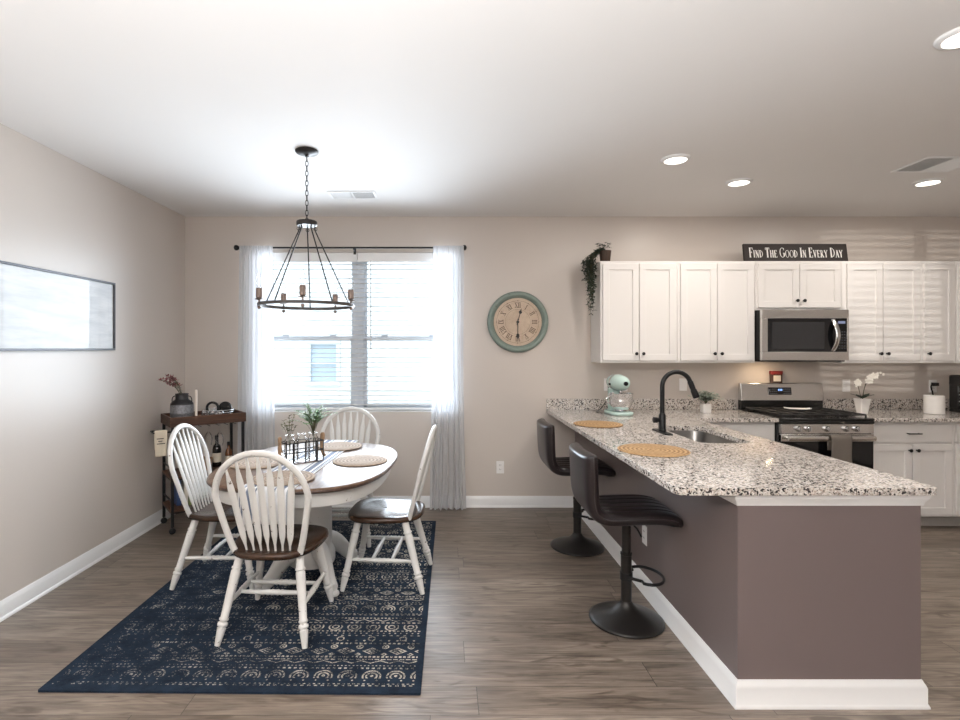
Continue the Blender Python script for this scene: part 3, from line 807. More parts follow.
# ------------------------------------------------------------------ clock
ck = thing('wall_clock', 'round teal-rimmed wall clock with Roman numerals', 'clock', (.684, YB, 1.745))
rotX = Matrix.Rotation(R(90), 4, 'X')
MB().lathe([(.285, .001), (.288, .02), (.285, .034), (.272, .044), (.255, .046), (.245, .040), (.240, .034), (.236, .036), (.228, .028), (.226, .014)], 64, (0, 0, 0), rotX, cap=False).build('rim', 'clockrim', ck, angle=50)
MB().lathe([(0, .002), (.237, .002), (.237, .016), (0, .016)], 64, (0, 0, 0), rotX).build('dial', 'clockface', ck)
ink = simple('brown_ink', srgb(84, 56, 42), .7)
def stroke(mb, p, q, wd, y):
    p = Vector((p[0], 0, p[1])); q = Vector((q[0], 0, q[1])); d = (q - p).normalized(); s_ = Vector((-d.z, 0, d.x)) * wd / 2
    a = [p - s_, q - s_, q + s_, p + s_]
    mb.add([v + Vector((0, y, 0)) for v in a] + [v + Vector((0, y + .0012, 0)) for v in a], [(0, 1, 2, 3), (7, 6, 5, 4), (0, 4, 5, 1), (1, 5, 6, 2), (2, 6, 7, 3), (3, 7, 4, 0)])
ROM = ['XII', 'I', 'II', 'III', 'IIII', 'V', 'VI', 'VII', 'VIII', 'IX', 'X', 'XI']
for h in range(12):
    a = R(90 - 30 * h); up = (math.cos(a), math.sin(a)); rt = (math.sin(a), -math.cos(a)); mb = MB(); hh = .046; wds = {'I': .014, 'V': .03, 'X': .03}
    tot = sum(wds[c] for c in ROM[h]); x = -tot / 2; rc = .158
    def P(u, v): return (up[0] * (rc + v) + rt[0] * u, up[1] * (rc + v) + rt[1] * u)
    for c in ROM[h]:
        w_ = wds[c]; m_ = x + w_ / 2
        if c == 'I': stroke(mb, P(m_, -hh / 2), P(m_, hh / 2), .006, -.0172)
        if c == 'V': stroke(mb, P(x + .004, hh / 2), P(m_, -hh / 2), .006, -.0172); stroke(mb, P(x + w_ - .004, hh / 2), P(m_, -hh / 2), .0025, -.0172)
        if c == 'X': stroke(mb, P(x + .004, hh / 2), P(x + w_ - .004, -hh / 2), .006, -.0172); stroke(mb, P(x + w_ - .004, hh / 2), P(x + .004, -hh / 2), .0025, -.0172)
        x += w_
    for v in (-hh / 2, hh / 2): stroke(mb, P(-tot / 2, v), P(tot / 2, v), .0028, -.0172)
    stroke(mb, P(0, .036), P(0, .044), .007, -.0172)
    mb.build('numeral', ink, ck)
def hand(name, ang, L):
    a = R(90 - ang); mb = MB(); d = (math.cos(a), math.sin(a)); n = (-d[1], d[0])
    pts = [(-.03, .003), (0, .004), (L * .6, .0035), (L * .66, .013), (L * .76, .016), (L * .84, .006), (L, .001)]
    o = [(d[0] * u + n[0] * v, d[1] * u + n[1] * v) for u, v in pts] + [(d[0] * u - n[0] * v, d[1] * u - n[1] * v) for u, v in reversed(pts)]
    k = len(o); y = -.021 if name == 'hour_hand' else -.0235
    vs = [(x, y, z) for x, z in o] + [(x, y + .0018, z) for x, z in o]
    fs = [tuple(range(k)), tuple(reversed(range(k, 2 * k)))] + [(i, (i + 1) % k, k + (i + 1) % k, k + i) for i in range(k)]
    mb.add(vs, fs); mb.build(name, 'black', ck)
hand('hour_hand', 15, .13); hand('minute_hand', 180, .178)
MB().lathe([(0, .016), (.013, .016), (.013, .026), (0, .028)], 20, (0, 0, 0), rotX).build('hub', 'black', ck)
MB().lathe([(0, .029), (.228, .029), (.228, .0305), (0, .0305)], 48, (0, 0, 0), rotX).build('cover_glass', 'glass', ck)

# ------------------------------------------------------------------ outlets and switches
def outlet(loc, label, rz=0, switch=False, gang=1):
    o = thing('wall_outlet' if not switch else 'light_switch', label, 'outlet' if not switch else 'light switch', loc, rz)
    hw = .036 * gang if gang == 1 else .058
    MB().box(-hw, hw, -.005, 0, -.058, .058).build('cover_plate', 'white_plastic', o, .002)
    for g_ in range(gang):
        ox = 0 if gang == 1 else (-.023 + .046 * g_)
        if switch:
            MB().box(ox - .016, ox + .016, -.009, -.004, -.033, .033).build('rocker', 'white_plastic', o, .0015)
        else:
            for dz in (.02, -.02):
                s_ = MB().box(ox - .016, ox + .016, -.007, -.004, dz - .014, dz + .014).build('socket', 'white_plastic', o, .003)
                MB().box(ox - .008, ox - .005, -.0076, -.006, dz - .003, dz + .008).box(ox + .005, ox + .008, -.0076, -.006, dz - .003, dz + .007).build('slot', 'slot', s_)
outlet((.52, YB, .375), 'white wall outlet low on the wall below the clock')
outlet((KX0, 3.25, .355), 'white outlet on the taupe half wall behind the near bar stool', R(-90))
outlet((1.535, YB, 1.155), 'white outlet plate on the wall left of the stand mixer head', 0, False, 1)
outlet((1.685, YB, 1.15), 'white plate on the wall right of the stand mixer', 0, True, 1)
outlet((2.245, YB, 1.155), 'white switch plate on the wall behind the arched black faucet', 0, True)
outlet((3.785, YB, 1.145), 'white switch plate on the wall between the range and the orchid', 0, True, 1)
outlet((4.60, YB, 1.14), 'white outlet on the wall with a black plug in it', 0)

# ------------------------------------------------------------------ cabinets
def shaker(parent, x0, x1, z0, z1, y, rail=.056, name='door', knob=None, bar=False, mtx=None):
    """shaker front whose face plane is y (facing -y), 2 cm thick"""
    f = MB()
    if z1 - z0 < .2:
        f.box(x0, x1, y, y + .02, z0, z1, mtx)
    else:
        f.box(x0, x1, y, y + .02, z0, z0 + rail, mtx).box(x0, x1, y, y + .02, z1 - rail, z1, mtx).box(x0, x0 + rail, y, y + .02, z0 + rail, z1 - rail, mtx).box(x1 - rail, x1, y, y + .02, z0 + rail, z1 - rail, mtx)
    d = f.build(name, 'cabinet', parent, .0015)
    if z1 - z0 >= .2: MB().box(x0 + rail - .004, x1 - rail + .004, y + .0095, y + .018, z0 + rail - .004, z1 - rail + .004, mtx).build('door_panel', 'cabinet', d)
    if knob:
        kx, kz = knob; rx = Matrix.Translation((kx, y, kz)) @ Matrix.Rotation(R(90), 4, 'X')
        if mtx is not None: rx = mtx @ rx
        MB().lathe([(.006, 0), (.0055, .012), (.012, .018), (.0145, .022), (.0145, .026), (.010, .03), (0, .031)], 18, (0, 0, 0), rx).build('knob', 'black', d)
    if bar:
        c = (x0 + x1) / 2; zz = (z0 + z1) / 2; h_ = MB().tube([(c - .055, y - .026, zz), (c + .055, y - .026, zz)], .005, 10).tube([(c - .045, y + .002, zz), (c - .045, y - .026, zz)], .004, 8).tube([(c + .045, y + .002, zz), (c + .045, y - .026, zz)], .004, 8)
        h_.build('handle', 'black', d)
    return d
UZ0, UZ1 = 1.368, 2.270; UY = YB - .305
def upper(x0, x1, z0, z1, doors, label, endpanel=0):
    o = thing('wall_cabinet', label, 'cabinet', (0, 0, 0))
    e = .0008
    MB().box(x0 + e, x1 - e, UY, YB - .001, z0, z1).build('body', 'cabinet', o, .0015)
    dz0, dz1 = z0 + .022, z1 - .024
    for a, b, side in doors:
        kx = (b - .028) if side == 'r' else (a + .028)
        shaker(o, a, b, dz0, dz1, UY - .0205, knob=(kx, dz0 + .06))
    return o
upper(1.375, 2.058, UZ0, UZ1, [(1.394, 1.711, 'r'), (1.717, 2.036, 'l')], 'white two-door wall cabinet under the trailing plant, leftmost of the row')
upper(2.058, 2.745, UZ0, UZ1, [(2.080, 2.400, 'r'), (2.406, 2.728, 'l')], 'white two-door wall cabinet just left of the microwave')
upper(2.745, 3.512, 1.835, UZ1, [(2.767, 3.126, 'r'), (3.132, 3.492, 'l')], 'short white two-door cabinet over the microwave and under the sign')
upper(3.512, 4.212, UZ0, UZ1, [(3.552, 3.862, 'r'), (3.868, 4.190, 'l')], 'white two-door wall cabinet just right of the microwave')
upper(4.212, 4.522, UZ0, UZ1, [(4.232, 4.502, 'l')], 'narrow white single-door wall cabinet above the white canister')
upper(4.522, 5.20, UZ0, UZ1, [(4.540, 4.858, 'r'), (4.864, 5.182, 'l')], 'white wall cabinet cut off by the right edge of the photo')

BY = YB - .60
def base(x0, x1, label, drawer=True, doors=2, mtx=None, y=BY, open_top=False, depth=None, sides=True):
    o = thing('base_cabinet', label, 'cabinet', (0, 0, 0)); top = .888; e = .0008; yb = (YB - .001) if depth is None else y + depth
    b = MB()
    if open_top:
        b.box(x0 + e, x0 + .02, y, yb, .1, top, mtx).box(x1 - .02, x1 - e, y, yb, .1, top, mtx).box(x0 + .02, x1 - .02, y, yb, .1, .12, mtx).box(x0 + .02, x1 - .02, y, y + .018, .845, top, mtx)
    else: b.box(x0 + e, x1 - e, y, yb, .1, top, mtx)
    b.build('body', 'cabinet', o, .0015)
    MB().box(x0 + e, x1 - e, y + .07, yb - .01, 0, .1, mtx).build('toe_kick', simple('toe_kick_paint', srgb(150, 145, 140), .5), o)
    yf = y - .0205; dt = .705 if drawer else .866
    if drawer: shaker(o, x0 + .02, x1 - .02, .722, .866, yf, name='drawer', bar=(mtx is None), mtx=mtx)
    if doors == 2:
        m_ = (x0 + x1) / 2
        shaker(o, x0 + .02, m_ - .003, .122, dt, yf, knob=(m_ - .031, dt - .05), mtx=mtx); shaker(o, m_ + .003, x1 - .02, .122, dt, yf, knob=(m_ + .031, dt - .05), mtx=mtx)
    else: shaker(o, x0 + .02, x1 - .02, .122, dt, yf, knob=(x0 + .05, dt - .05), mtx=mtx)
    return o
base(3.518, 4.212, 'white base cabinet with one drawer and two doors right of the range')
base(4.212, 4.90, 'white base cabinet cut off at the right edge of the photo')
base(2.085, 2.738, 'white base cabinet between the peninsula and the range')
# peninsula cabinets, fronts facing +x
mp = Matrix.Translation((KX1 - .02, 0, 0)) @ Matrix.Rotation(R(90), 4, 'Z')   # local x -> world y, local -y -> world +x
dpt = KX1 - .02 - (KX0 + .125)
base(KY + .125, 3.06, 'white cabinet on the kitchen side of the peninsula near its end', mtx=mp, y=0, depth=dpt)
base(3.06, 4.0, 'white sink cabinet on the kitchen side of the peninsula', mtx=mp, y=0, depth=dpt, open_top=True)

# ------------------------------------------------------------------ countertops
def slab(name, outer, hole, z0, z1, mat, parent):
    bm = bmesh.new(); loops = []
    for L in [outer] + ([hole] if hole else []):
        vs = [bm.verts.new((x, y, z1)) for x, y in L]; loops += [bm.edges.new((vs[i], vs[(i + 1) % len(vs)])) for i in range(len(vs))]
    r = bmesh.ops.triangle_fill(bm, edges=loops, use_beauty=True, use_dissolve=False)
    fs = [f for f in bm.faces]
    ex = bmesh.ops.extrude_face_region(bm, geom=fs)
    for v in [g for g in ex['geom'] if isinstance(g, bmesh.types.BMVert)]: v.co.z = z0
    bmesh.ops.recalc_face_normals(bm, faces=bm.faces)
    me = bpy.data.meshes.new(name); bm.to_mesh(me); bm.free()
    me.polygons.foreach_set('use_smooth', [True] * len(me.polygons)); me.set_sharp_from_angle(angle=R(38)); me.materials.append(MT[mat])
    o = bpy.data.objects.new(name, me); COL.objects.link(o); o.parent = parent
    m = o.modifiers.new('bevel', 'BEVEL'); m.width = .005; m.segments = 3; m.limit_method = 'ANGLE'; m.angle_limit = R(50)
    return o
CX0, CX1, CY0 = .955, 2.045, 2.185
SX0, SX1, SY0, SY1 = 1.555, 1.885, 3.22, 3.92
def corner(cx, cy, r, a0, n=5): return [(cx + r * math.cos(a0 + PI / 2 * i / n), cy + r * math.sin(a0 + PI / 2 * i / n)) for i in range(n + 1)]
ct = thing('countertop', 'speckled granite L-shaped countertop on the taupe peninsula with the sink', 'countertop', (0, 0, 0))
outer = corner(CX0 + .045, CY0 + .045, .045, PI) + corner(CX1 - .03, CY0 + .03, .03, 1.5 * PI) + [(CX1, YB - .655), (2.738, YB - .655), (2.738, YB - .001), (CX0, YB - .001)]
slab('slab', outer, rrect(SX0, SX1, SY0, SY1, .07), ZC0, ZC1, 'granite', ct)
MB().box(CX0, 2.738, YB - .021, YB - .001, ZC1, ZC1 + .1).build('backsplash', 'granite', ct, .002)
ct2 = thing('countertop', 'speckled granite countertop on the wall right of the range', 'countertop', (0, 0, 0))
slab('slab', [(3.516, YB - .655), (5.2, YB - .655), (5.2, YB - .001), (3.516, YB - .001)], None, ZC0, ZC1, 'granite', ct2)
MB().box(3.516, 5.2, YB - .021, YB - .001, ZC1, ZC1 + .1).build('backsplash', 'granite', ct2, .002)

# sink
sk = thing('sink', 'stainless undermount sink in the peninsula countertop', 'sink', (0, 0, 0))
def sinkmesh():
    mb = MB(); rr = [(-.02, ZC0 - .001), (.002, ZC0 - .001), (.006, ZC0 - .01), (.012, .74), (.03, .71), (.06, .702), (.14, .70)]
    L = [rrect(SX0 + i, SX1 - i, SY0 + i, SY1 - i, max(.012, .075 - i), 6) for i, z in rr]; n = len(L[0]); vs = []; fs = []
    for (i, z), l in zip(rr, L): vs += [(x, y, z) for x, y in l]
    for j in range(len(rr) - 1):
        for k in range(n): k2 = (k + 1) % n; fs.append((j * n + k, j * n + k2, (j + 1) * n + k2, (j + 1) * n + k))
    fs.append(tuple((len(rr) - 1) * n + k for k in range(n)))
    return mb.add(vs, fs)
sinkmesh().build('basin', simple('sink_steel', (.25, .24, .23), .3, 1, vary=.05), sk, solid=.0015, angle=60)
MB().lathe([(.045, .7005), (.045, .704), (.03, .704), (.028, .7015), (0, .7015)], 24, ((SX0 + SX1) / 2, (SY0 + SY1) / 2, 0)).build('drain', 'chrome', sk)

# faucet
fx, fy = 1.488, 3.63
fa = thing('faucet', 'tall matte black arched kitchen faucet beside the sink', 'faucet', (fx, fy, ZK))
MB().prism(rrect(-.028, .028, -.13, .13, .026), 0, .007).build('deck_plate', 'black', fa, .002)
MB().lathe([(.026, .006), (.026, .02), (.024, .022), (.024, .115), (.022, .118), (.019, .13)], 24).build('body', 'black', fa)
pts = [(0, 0, .12), (0, 0, .2), (0, 0, .27), (0, 0, .315)] + arc((.098, 0, .315), .098, PI, R(18), 20)
MB().tube(pts, .0155, 16).build('spout', 'black', fa)
e = Vector(pts[-1]); d = (Vector(pts[-1]) - Vector(pts[-2])).normalized()
MB().turned(e - d * .005, e + d * .115, [(0, .016), (.05, .0185), (.4, .019), (.5, .0175), (.55, .021), (.95, .023), (1, .021)], 18).build('spray_head', 'black', fa)
MB().turned((-.02, 0, .085), (-.062, -.006, .085), [(0, .015), (.4, .015), (.45, .02), (.95, .02), (1, .016)], 16).build('lever', 'black', fa)

# ------------------------------------------------------------------ range
def stove():
    x0, x1 = 2.745, 3.509; yf = 4.335; o = thing('range', 'stainless gas range with black cooktop between the base cabinets', 'range', (0, 0, 0)); cx = (x0 + x1) / 2
    MB().box(x0, x1, yf + .03, YB - .03, .03, .905).build('body', 'blackenamel', o, .003)
    MB().box(x0 - .0005 + .001, x1 - .001, yf - .012, YB - .09, .905, .925).box(x0 + .001, x1 - .001, yf - .012, yf + .03, .880, .905).build('cooktop', 'blackenamel', o, .006)
    # grates
    for i in range(3):
        gx0 = x0 + .03 + i * .236; gx1 = gx0 + .226; y0, y1 = yf + .04, YB - .12; g_ = MB(); z = .948
        for a, b in (((gx0, y0), (gx1, y0)), ((gx0, y1), (gx1, y1)), ((gx0, y0), (gx0, y1)), ((gx1, y0), (gx1, y1)), (((gx0 + gx1) / 2, y0), ((gx0 + gx1) / 2, y1)), ((gx0, (y0 + y1) / 2), (gx1, (y0 + y1) / 2)), ((gx0, y0 + .13), (gx1, y0 + .13)), ((gx0, y1 - .13), (gx1, y1 - .13))):
            g_.tube([(a[0], a[1], z), (b[0], b[1], z)], .007, 6)
        for a in ((gx0, y0), (gx1, y0), (gx0, y1), (gx1, y1)): g_.tube([(a[0], a[1], .922), (a[0], a[1], z)], .007, 6)
        g_.build('grate', 'castiron', o)
    for bx in (x0 + .145, cx, x1 - .145):
        for by in ((4.50, 4.76) if bx != cx else (4.63,)):
            MB().lathe([(.05, .924), (.05, .932), (.036, .936), (.036, .942), (0, .943)], 24, (bx, by, 0)).build('burner', 'castiron', o)
    # control panel with knobs
    MB().box(x0 + .003, x1 - .003, yf - .005, yf + .03, .800, .879).build('control_panel', 'steel', o, .003)
    for kx in (2.885, 2.965, 3.118, 3.275, 3.36):
        mt = Matrix.Translation((kx, yf - .005, .842)) @ Matrix.Rotation(R(90), 4, 'X')
        MB().lathe([(.026, 0), (.026, .006), (.021, .008), (.019, .03), (.016, .034), (0, .034)], 24, (0, 0, 0), mt).box(kx - .004, kx + .004, yf - .048, yf - .036, .824, .86).build('knob', 'chrome', o)
    MB().box(x0 + .004, x1 - .004, yf - .002, yf + .03, .235, .794).build('oven_door', 'blackglass', o, .004)
    MB().box(x0 + .004, x1 - .004, yf - .006, yf + .03, .735, .796).build('door_trim', 'steel', o, .003)
    MB().tube([(x0 + .03, yf - .055, .768), (x1 - .03, yf - .055, .768)], .014, 12, flat=(1.35, .8)).tube([(x0 + .055, yf, .768), (x0 + .055, yf - .055, .768)], .011, 8).tube([(x1 - .055, yf, .768), (x1 - .055, yf - .055, .768)], .011, 8).build('door_handle', 'steel', o)
    MB().box(x0 + .004, x1 - .004, yf - .002, yf + .03, .045, .228).build('storage_drawer', 'steel', o, .004)
    # backguard
    bg_ = MB()
    for a, b, z0, z1 in ((x0, x1, .925, 1.03),): bg_.box(a + .002, b - .002, YB - .085, YB - .03, z0, z1)
    bg_.build('backguard_base', 'blackenamel', o, .004)
    MB().prism([(YB - .095, 1.012), (YB - .03, 1.012), (YB - .03, 1.175), (YB - .06, 1.178), (YB - .075, 1.172)], x0 + .001, x1 - .001, Matrix(((0, 0, 1, 0), (1, 0, 0, 0), (0, 1, 0, 0), (0, 0, 0, 1)))).build('backguard', 'steel', o, .005)
    tl = math.atan2(.02, .16)
    mt = Matrix.Translation((3.105, YB - .0865, 1.10)) @ Matrix.Rotation(-tl, 4, 'X')
    ds = MB().box(-.105, .105, -.004, .006, -.034, .034, mt).build('display_panel', 'blackglass', o, .002)
    dg = MB()
    for i in range(3): dg.box(-.018 + i * .014, -.009 + i * .014, -.0046, -.0036, .004, .02, mt)
    dg.build('clock_digits', emit('blue_digits', (.25, .45, 1, 1), 1.5), ds)
    kp = MB()
    for i in range(4):
        for j in range(3):
            for sx in (-1, 1): kp.box(sx * (.035 + i * .018) - .005, sx * (.035 + i * .018) + .005, -.0046, -.0036, -.024 + j * .02, -.018 + j * .02, mt)
    kp.build('keypad_marks', simple('keypad_grey', srgb(110, 112, 120), .5), ds)
stove()
# dish towel over the oven handle
def drape(name, x0, x1, yb, zt, Lf, Lb, th, mat, rad=.02, wav=.004, seed=1):
    rnd = random.Random(seed); p = rnd.uniform(0, 6)
    def fn(u, v):
        s_ = v * (Lf + Lb + PI * rad) - Lb
        if s_ < 0: y, z = rad, s_
        elif s_ < PI * rad: a = s_ / rad; y, z = rad * math.cos(a), rad * math.sin(a)
        else: y, z = -rad, -(s_ - PI * rad)
        k = max(0, -z) * 6; y += wav * math.sin(u * 9 + p) * min(1, k) * (1 if y < 0 else .3)
        return Vector((x0 + (x1 - x0) * u + .004 * math.sin(z * 20 + p) * (u - .5), yb + y, zt + z))
    return MB().grid(fn, 16, 40).build(name, mat, solid=th, angle=80)
tw = drape('dish_towel', 3.105, 3.268, 4.335 - .055, .771, .20, .10, .006, 'towel', .024, .003)
tag(tw, 'grey brown dish towel hanging over the oven door handle', 'towel')

# microwave
def microwave():
    x0, x1, y0, z0, z1 = 2.752, 3.506, 4.60, 1.392, 1.832
    o = thing('microwave', 'stainless over-the-range microwave under the short cabinet', 'microwave', (0, 0, 0))
    MB().box(x0, x1, y0 + .035, YB - .002, z0, z1).build('case', 'blackenamel', o, .003)
    xd = x1 - .135
    f = MB().box(x0, x1, y0, y0 + .034, z1 - .075, z1).box(x0, x1, y0, y0 + .034, z0, z0 + .075).box(x0, x0 + .05, y0, y0 + .034, z0 + .075, z1 - .075).box(x1 - .016, x1, y0, y0 + .034, z0 + .075, z1 - .075)
    f.build('door_frame', 'steel', o, .002)
    MB().box(x0 + .05, x1 - .016, y0 + .004, y0 + .034, z0 + .075, z1 - .075).build('door_glass', 'blackglass', o)
    MB().box(x0 + .09, xd - .075, y0 + .0025, y0 + .005, z0 + .10, z1 - .105).build('viewing_window', simple('dark_mesh_window', (.03, .03, .032), .12), o)
    h = MB().tube(bez((xd + .005, y0 + .01, z1 - .085), (xd + .015, y0 - .095, (z0 + z1) / 2), (xd + .005, y0 + .01, z0 + .085), 16), .017, 12, flat=(.65, 1.2)); h.build('handle', 'chrome', o)
    kp = MB()
    for i in range(3):
        for j in range(7): kp.box(x1 - .085 + i * .022, x1 - .072 + i * .022, y0 + .0025, y0 + .0045, z0 + .10 + j * .024, z0 + .108 + j * .024)
    kp.build('keypad_marks', simple('keypad_dim', srgb(70, 72, 78), .5), o)
    MB().box(x1 - .09, x1 - .03, y0 + .0025, y0 + .0045, z1 - .12, z1 - .098).build('display', emit('pale_display', (.5, .55, .8, 1), .35), o)
    MB().box(x0 + .165, x0 + .23, 4.775, 4.825, z0 - .006, z0 + .001).build('lamp_lens', emit('warm_hood_lamp', (1, .78, .5, 1), 6), o)
    MB().box(x0 + .02, x1 - .02, y0 + .02, y0 + .2, z0 - .012, z0).build('vent_grille', 'blackenamel', o, .003)
microwave()
area('hood_light', (2.95, 4.80, 1.384), (0, 0, 0), .055, .04, 1.6, (1, .74, .48))

# ------------------------------------------------------------------ bar stools
def stool(label):
    o = thing('bar_stool', label, 'bar stool', (0, 0, 0))
    MB().lathe([(0, .0), (.196, 0), (.2, .004), (.199, .010), (.185, .018), (.14, .034), (.09, .054), (.055, .074), (.038, .092), (.031, .105), (.03, .108)], 48).build('base', 'stoolmetal', o, angle=60)
    MB().lathe([(.029, .10), (.029, .36), (.031, .362), (.031, .372), (.024, .374), (.024, .55), (.04, .555), (.06, .562), (.06, .572)], 24).build('pole', 'stoolmetal', o)
    ring = [(.0, -.028, .245), (.06, -.075, .245)] + [Vector((.105 + .09 * math.cos(t), .12 * math.sin(t), .245)) for t in [R(-120 + 240 * i / 20) for i in range(21)]] + [(.06, .075, .245), (0, .028, .245)]
    MB().tube(ring, .0085, 10).lathe([(.034, .225), (.034, .265), (.0291, .266), (.0291, .224), (.034, .225)], 20, cap=False).build('footrest', 'black', o)
    MB().tube([(.0, -.03, .565), (.03, -.09, .53), (.04, -.12, .50)], .005, 8).build('gas_lever', 'black', o)
    # upholstered L-shaped shell: profile centre line (x, z), facing +x
    prof = [(.213, .575), (.198, .603), (.12, .618), (0, .616), (-.10, .612), (-.165, .616), (-.205, .64), (-.226, .69), (-.236, .76), (-.243, .84), (-.250, .915), (-.254, .945)]
    P = []
    for i in range(len(prof) - 1):   # resample
        for k in range(4):
            t = k / 4; p0 = prof[max(0, i - 1)]; p1 = prof[i]; p2 = prof[i + 1]; p3 = prof[min(len(prof) - 1, i + 2)]
            P.append(tuple(.5 * ((2 * p1[j]) + (-p0[j] + p2[j]) * t + (2 * p0[j] - 5 * p1[j] + 4 * p2[j] - p3[j]) * t * t + (-p0[j] + 3 * p1[j] - 3 * p2[j] + p3[j]) * t ** 3) for j in (0, 1)))
    P.append(prof[-1]); n = len(P); nv = 41; hwid = .205
    def shell(sgn, th, chan):
        vs = []
        for i, (x, z) in enumerate(P):
            a = P[max(0, i - 1)]; b = P[min(n - 1, i + 1)]; tx, tz = b[0] - a[0], b[1] - a[1]; l = math.hypot(tx, tz); nx, nz = tz / l, -tx / l   # normal to the sitter's side
            ed = min(1, min(i, n - 1 - i) / 3); ek = math.sqrt(max(0, 1 - (1 - ed) ** 2)) * .85 + .15
            wide = hwid * (1 - .05 * (1 - math.sqrt(max(0, 1 - (1 - ed) ** 2))))
            curve = .02 * max(0, (z - .66) / .28)
            for k in range(nv):
                v = -1 + 2 * k / (nv - 1); e2 = math.sqrt(max(0, 1 - abs(v) ** 10)) * .85 + .15
                t = th * ek * e2
                if chan: t -= .007 * (abs(math.sin(v * PI * 3)) < .22) * ek * e2
                off = curve * (v * v)
                vs.append((x + sgn * -nx * -t * 1.0 + off, v * wide, z + sgn * nz * t))
        return vs
    def offs(sgn, th, chan): return [Vector(p) for p in shell(sgn, th, chan)]
    A = offs(1, .030, True); B = offs(-1, .040, False); vs = A + B; fs = []; N = n * nv
    for i in range(n - 1):
        for k in range(nv - 1):
            q = (i * nv + k, i * nv + k + 1, (i + 1) * nv + k + 1, (i + 1) * nv + k); fs.append(q); fs.append(tuple(N + j for j in reversed(q)))
    for k in range(nv - 1):
        fs.append((k, N + k, N + k + 1, k + 1)); q = (n - 1) * nv + k; fs.append((q, q + 1, N + q + 1, N + q))
    for i in range(n - 1):
        a, b = i * nv, (i + 1) * nv; fs.append((a, b, N + b, N + a)); a += nv - 1; b += nv - 1; fs.append((a, N + a, N + b, b))
    # seat cushion and backrest are two parts cut where the profile turns upright
    def cut(rows):
        keep = set(); 
        for i in rows:
            for k in range(nv): keep.add(i * nv + k); keep.add(N + i * nv + k)
        idx = sorted(keep); mp_ = {j: q for q, j in enumerate(idx)}
        F = [tuple(mp_[j] for j in f) for f in fs if all(j in keep for j in f)]
        r0, r1 = rows[0], rows[-1]
        for r_ in (r0, r1):
            if r_ not in (0, n - 1): F.append(tuple(mp_[r_ * nv + k] for k in range(nv)) + tuple(mp_[N + r_ * nv + k] for k in reversed(range(nv))))
        return MB().add([vs[j] for j in idx], F)
    split = 26
    se = cut(list(range(0, split + 1))).build('seat', 'leather', o, angle=55)
    bk = cut(list(range(split, n))).build('backrest', 'leather', o, angle=55)
    for part, rows in ((se, range(1, split + 1)), (bk, range(split, n - 1))):
        for k in (0, nv - 1):
            MB().tube([(A[i * nv + k] + B[i * nv + k]) / 2 + Vector((0, .001 * (1 if k else -1), 0)) for i in rows], .0045, 6).build('welt', 'welt', part)
    return o
s0 = stool('dark leather bar stool nearer the camera, in front of the half-wall outlet'); s0.location = (1.0, 2.925, 0)
dup(s0, (.998, 4.0, 0), R(.5), 'dark leather bar stool farther away, nearer the back wall')

# ------------------------------------------------------------------ things on the countertop
placemat('placemat', 1.155, 4.0, ZK, .182, 'mat_gold', 'golden woven placemat on the counter above the far bar stool', 0)
placemat('placemat', 1.172, 2.985, ZK, .192, 'mat_gold', 'golden woven placemat on the counter above the near bar stool', 0)

def mixer():
    o = thing('stand_mixer', 'pale teal stand mixer with a steel bowl on the far counter', 'mixer', (1.515, 4.66, ZK), R(-86))
    # local +x is the front of the mixer
    MB().prism(rrect(-.12, .17, -.10, .10, .08), 0, .028).build('base', 'teal', o, .01, seg=3)
    MB().prism(rrect(-.115, -.02, -.055, .055, .04), .02, .225).build('column', 'teal', o, .012, seg=3)
    hd = [(-.15, .0), (-.148, .028), (-.12, .055), (-.05, .07), (.04, .072), (.12, .062), (.165, .045), (.178, .02), (.18, 0)]
    mt = Matrix.Translation((0, 0, .275)) @ Matrix.Rotation(R(90), 4, 'Y')
    MB().lathe([(r_, x) for x, r_ in hd], 28, (0, 0, 0), mt).build('head', 'teal', o, angle=60)
    MB().lathe([(.0735, -.012), (.0735, .012)], 28, (0, 0, 0), Matrix.Translation((.0, 0, .275)) @ Matrix.Rotation(R(90), 4, 'Y'), cap=False).build('trim_band', 'chrome', o)
    MB().lathe([(.0, .0), (.018, 0), (.018, .016), (0, .018)], 16, (0, 0, 0), Matrix.Translation((.176, 0, .275)) @ Matrix.Rotation(R(90), 4, 'Y')).build('attachment_knob', 'black', o)
    MB().tube([(.02, -.071, .262), (.02, -.085, .262)], .009, 10).build('speed_lever', 'black', o)
    b = MB().lathe([(0, .03), (.05, .03), (.055, .036), (.05, .042), (.07, .055), (.092, .09), (.1, .13), (.102, .185), (.106, .188), (.099, .187), (.097, .13), (.088, .09), (.06, .055), (0, .05)], 32, (.075, 0, 0)).build('bowl', 'chrome', o, angle=60)
    MB().tube(bez((.075, -.1, .16), (.075, -.16, .14), (.075, -.092, .09), 10), .006, 8).build('bowl_handle', 'chrome', b)
    MB().lathe([(.012, .11), (.012, .21), (.03, .215), (.03, .225)], 16, (.075, 0, 0)).build('beater_shaft', 'chrome', o)
mixer()
# cord of the mixer
tag(MB().tube(bez((1.36, 4.72, ZC1 + .006), (1.35, 4.78, ZC1 + .006), (1.40, 4.84, ZC1 + .006), 10) + bez((1.40, 4.84, ZC1 + .006), (1.46, 4.95, ZC1 + .01), (1.535, 4.955, ZC1 + .12), 10) + [(1.535, 4.985, 1.135)], .004, 8).build('power_cord', 'black'), 'black cord behind the stand mixer running to the wall outlet', 'cord')

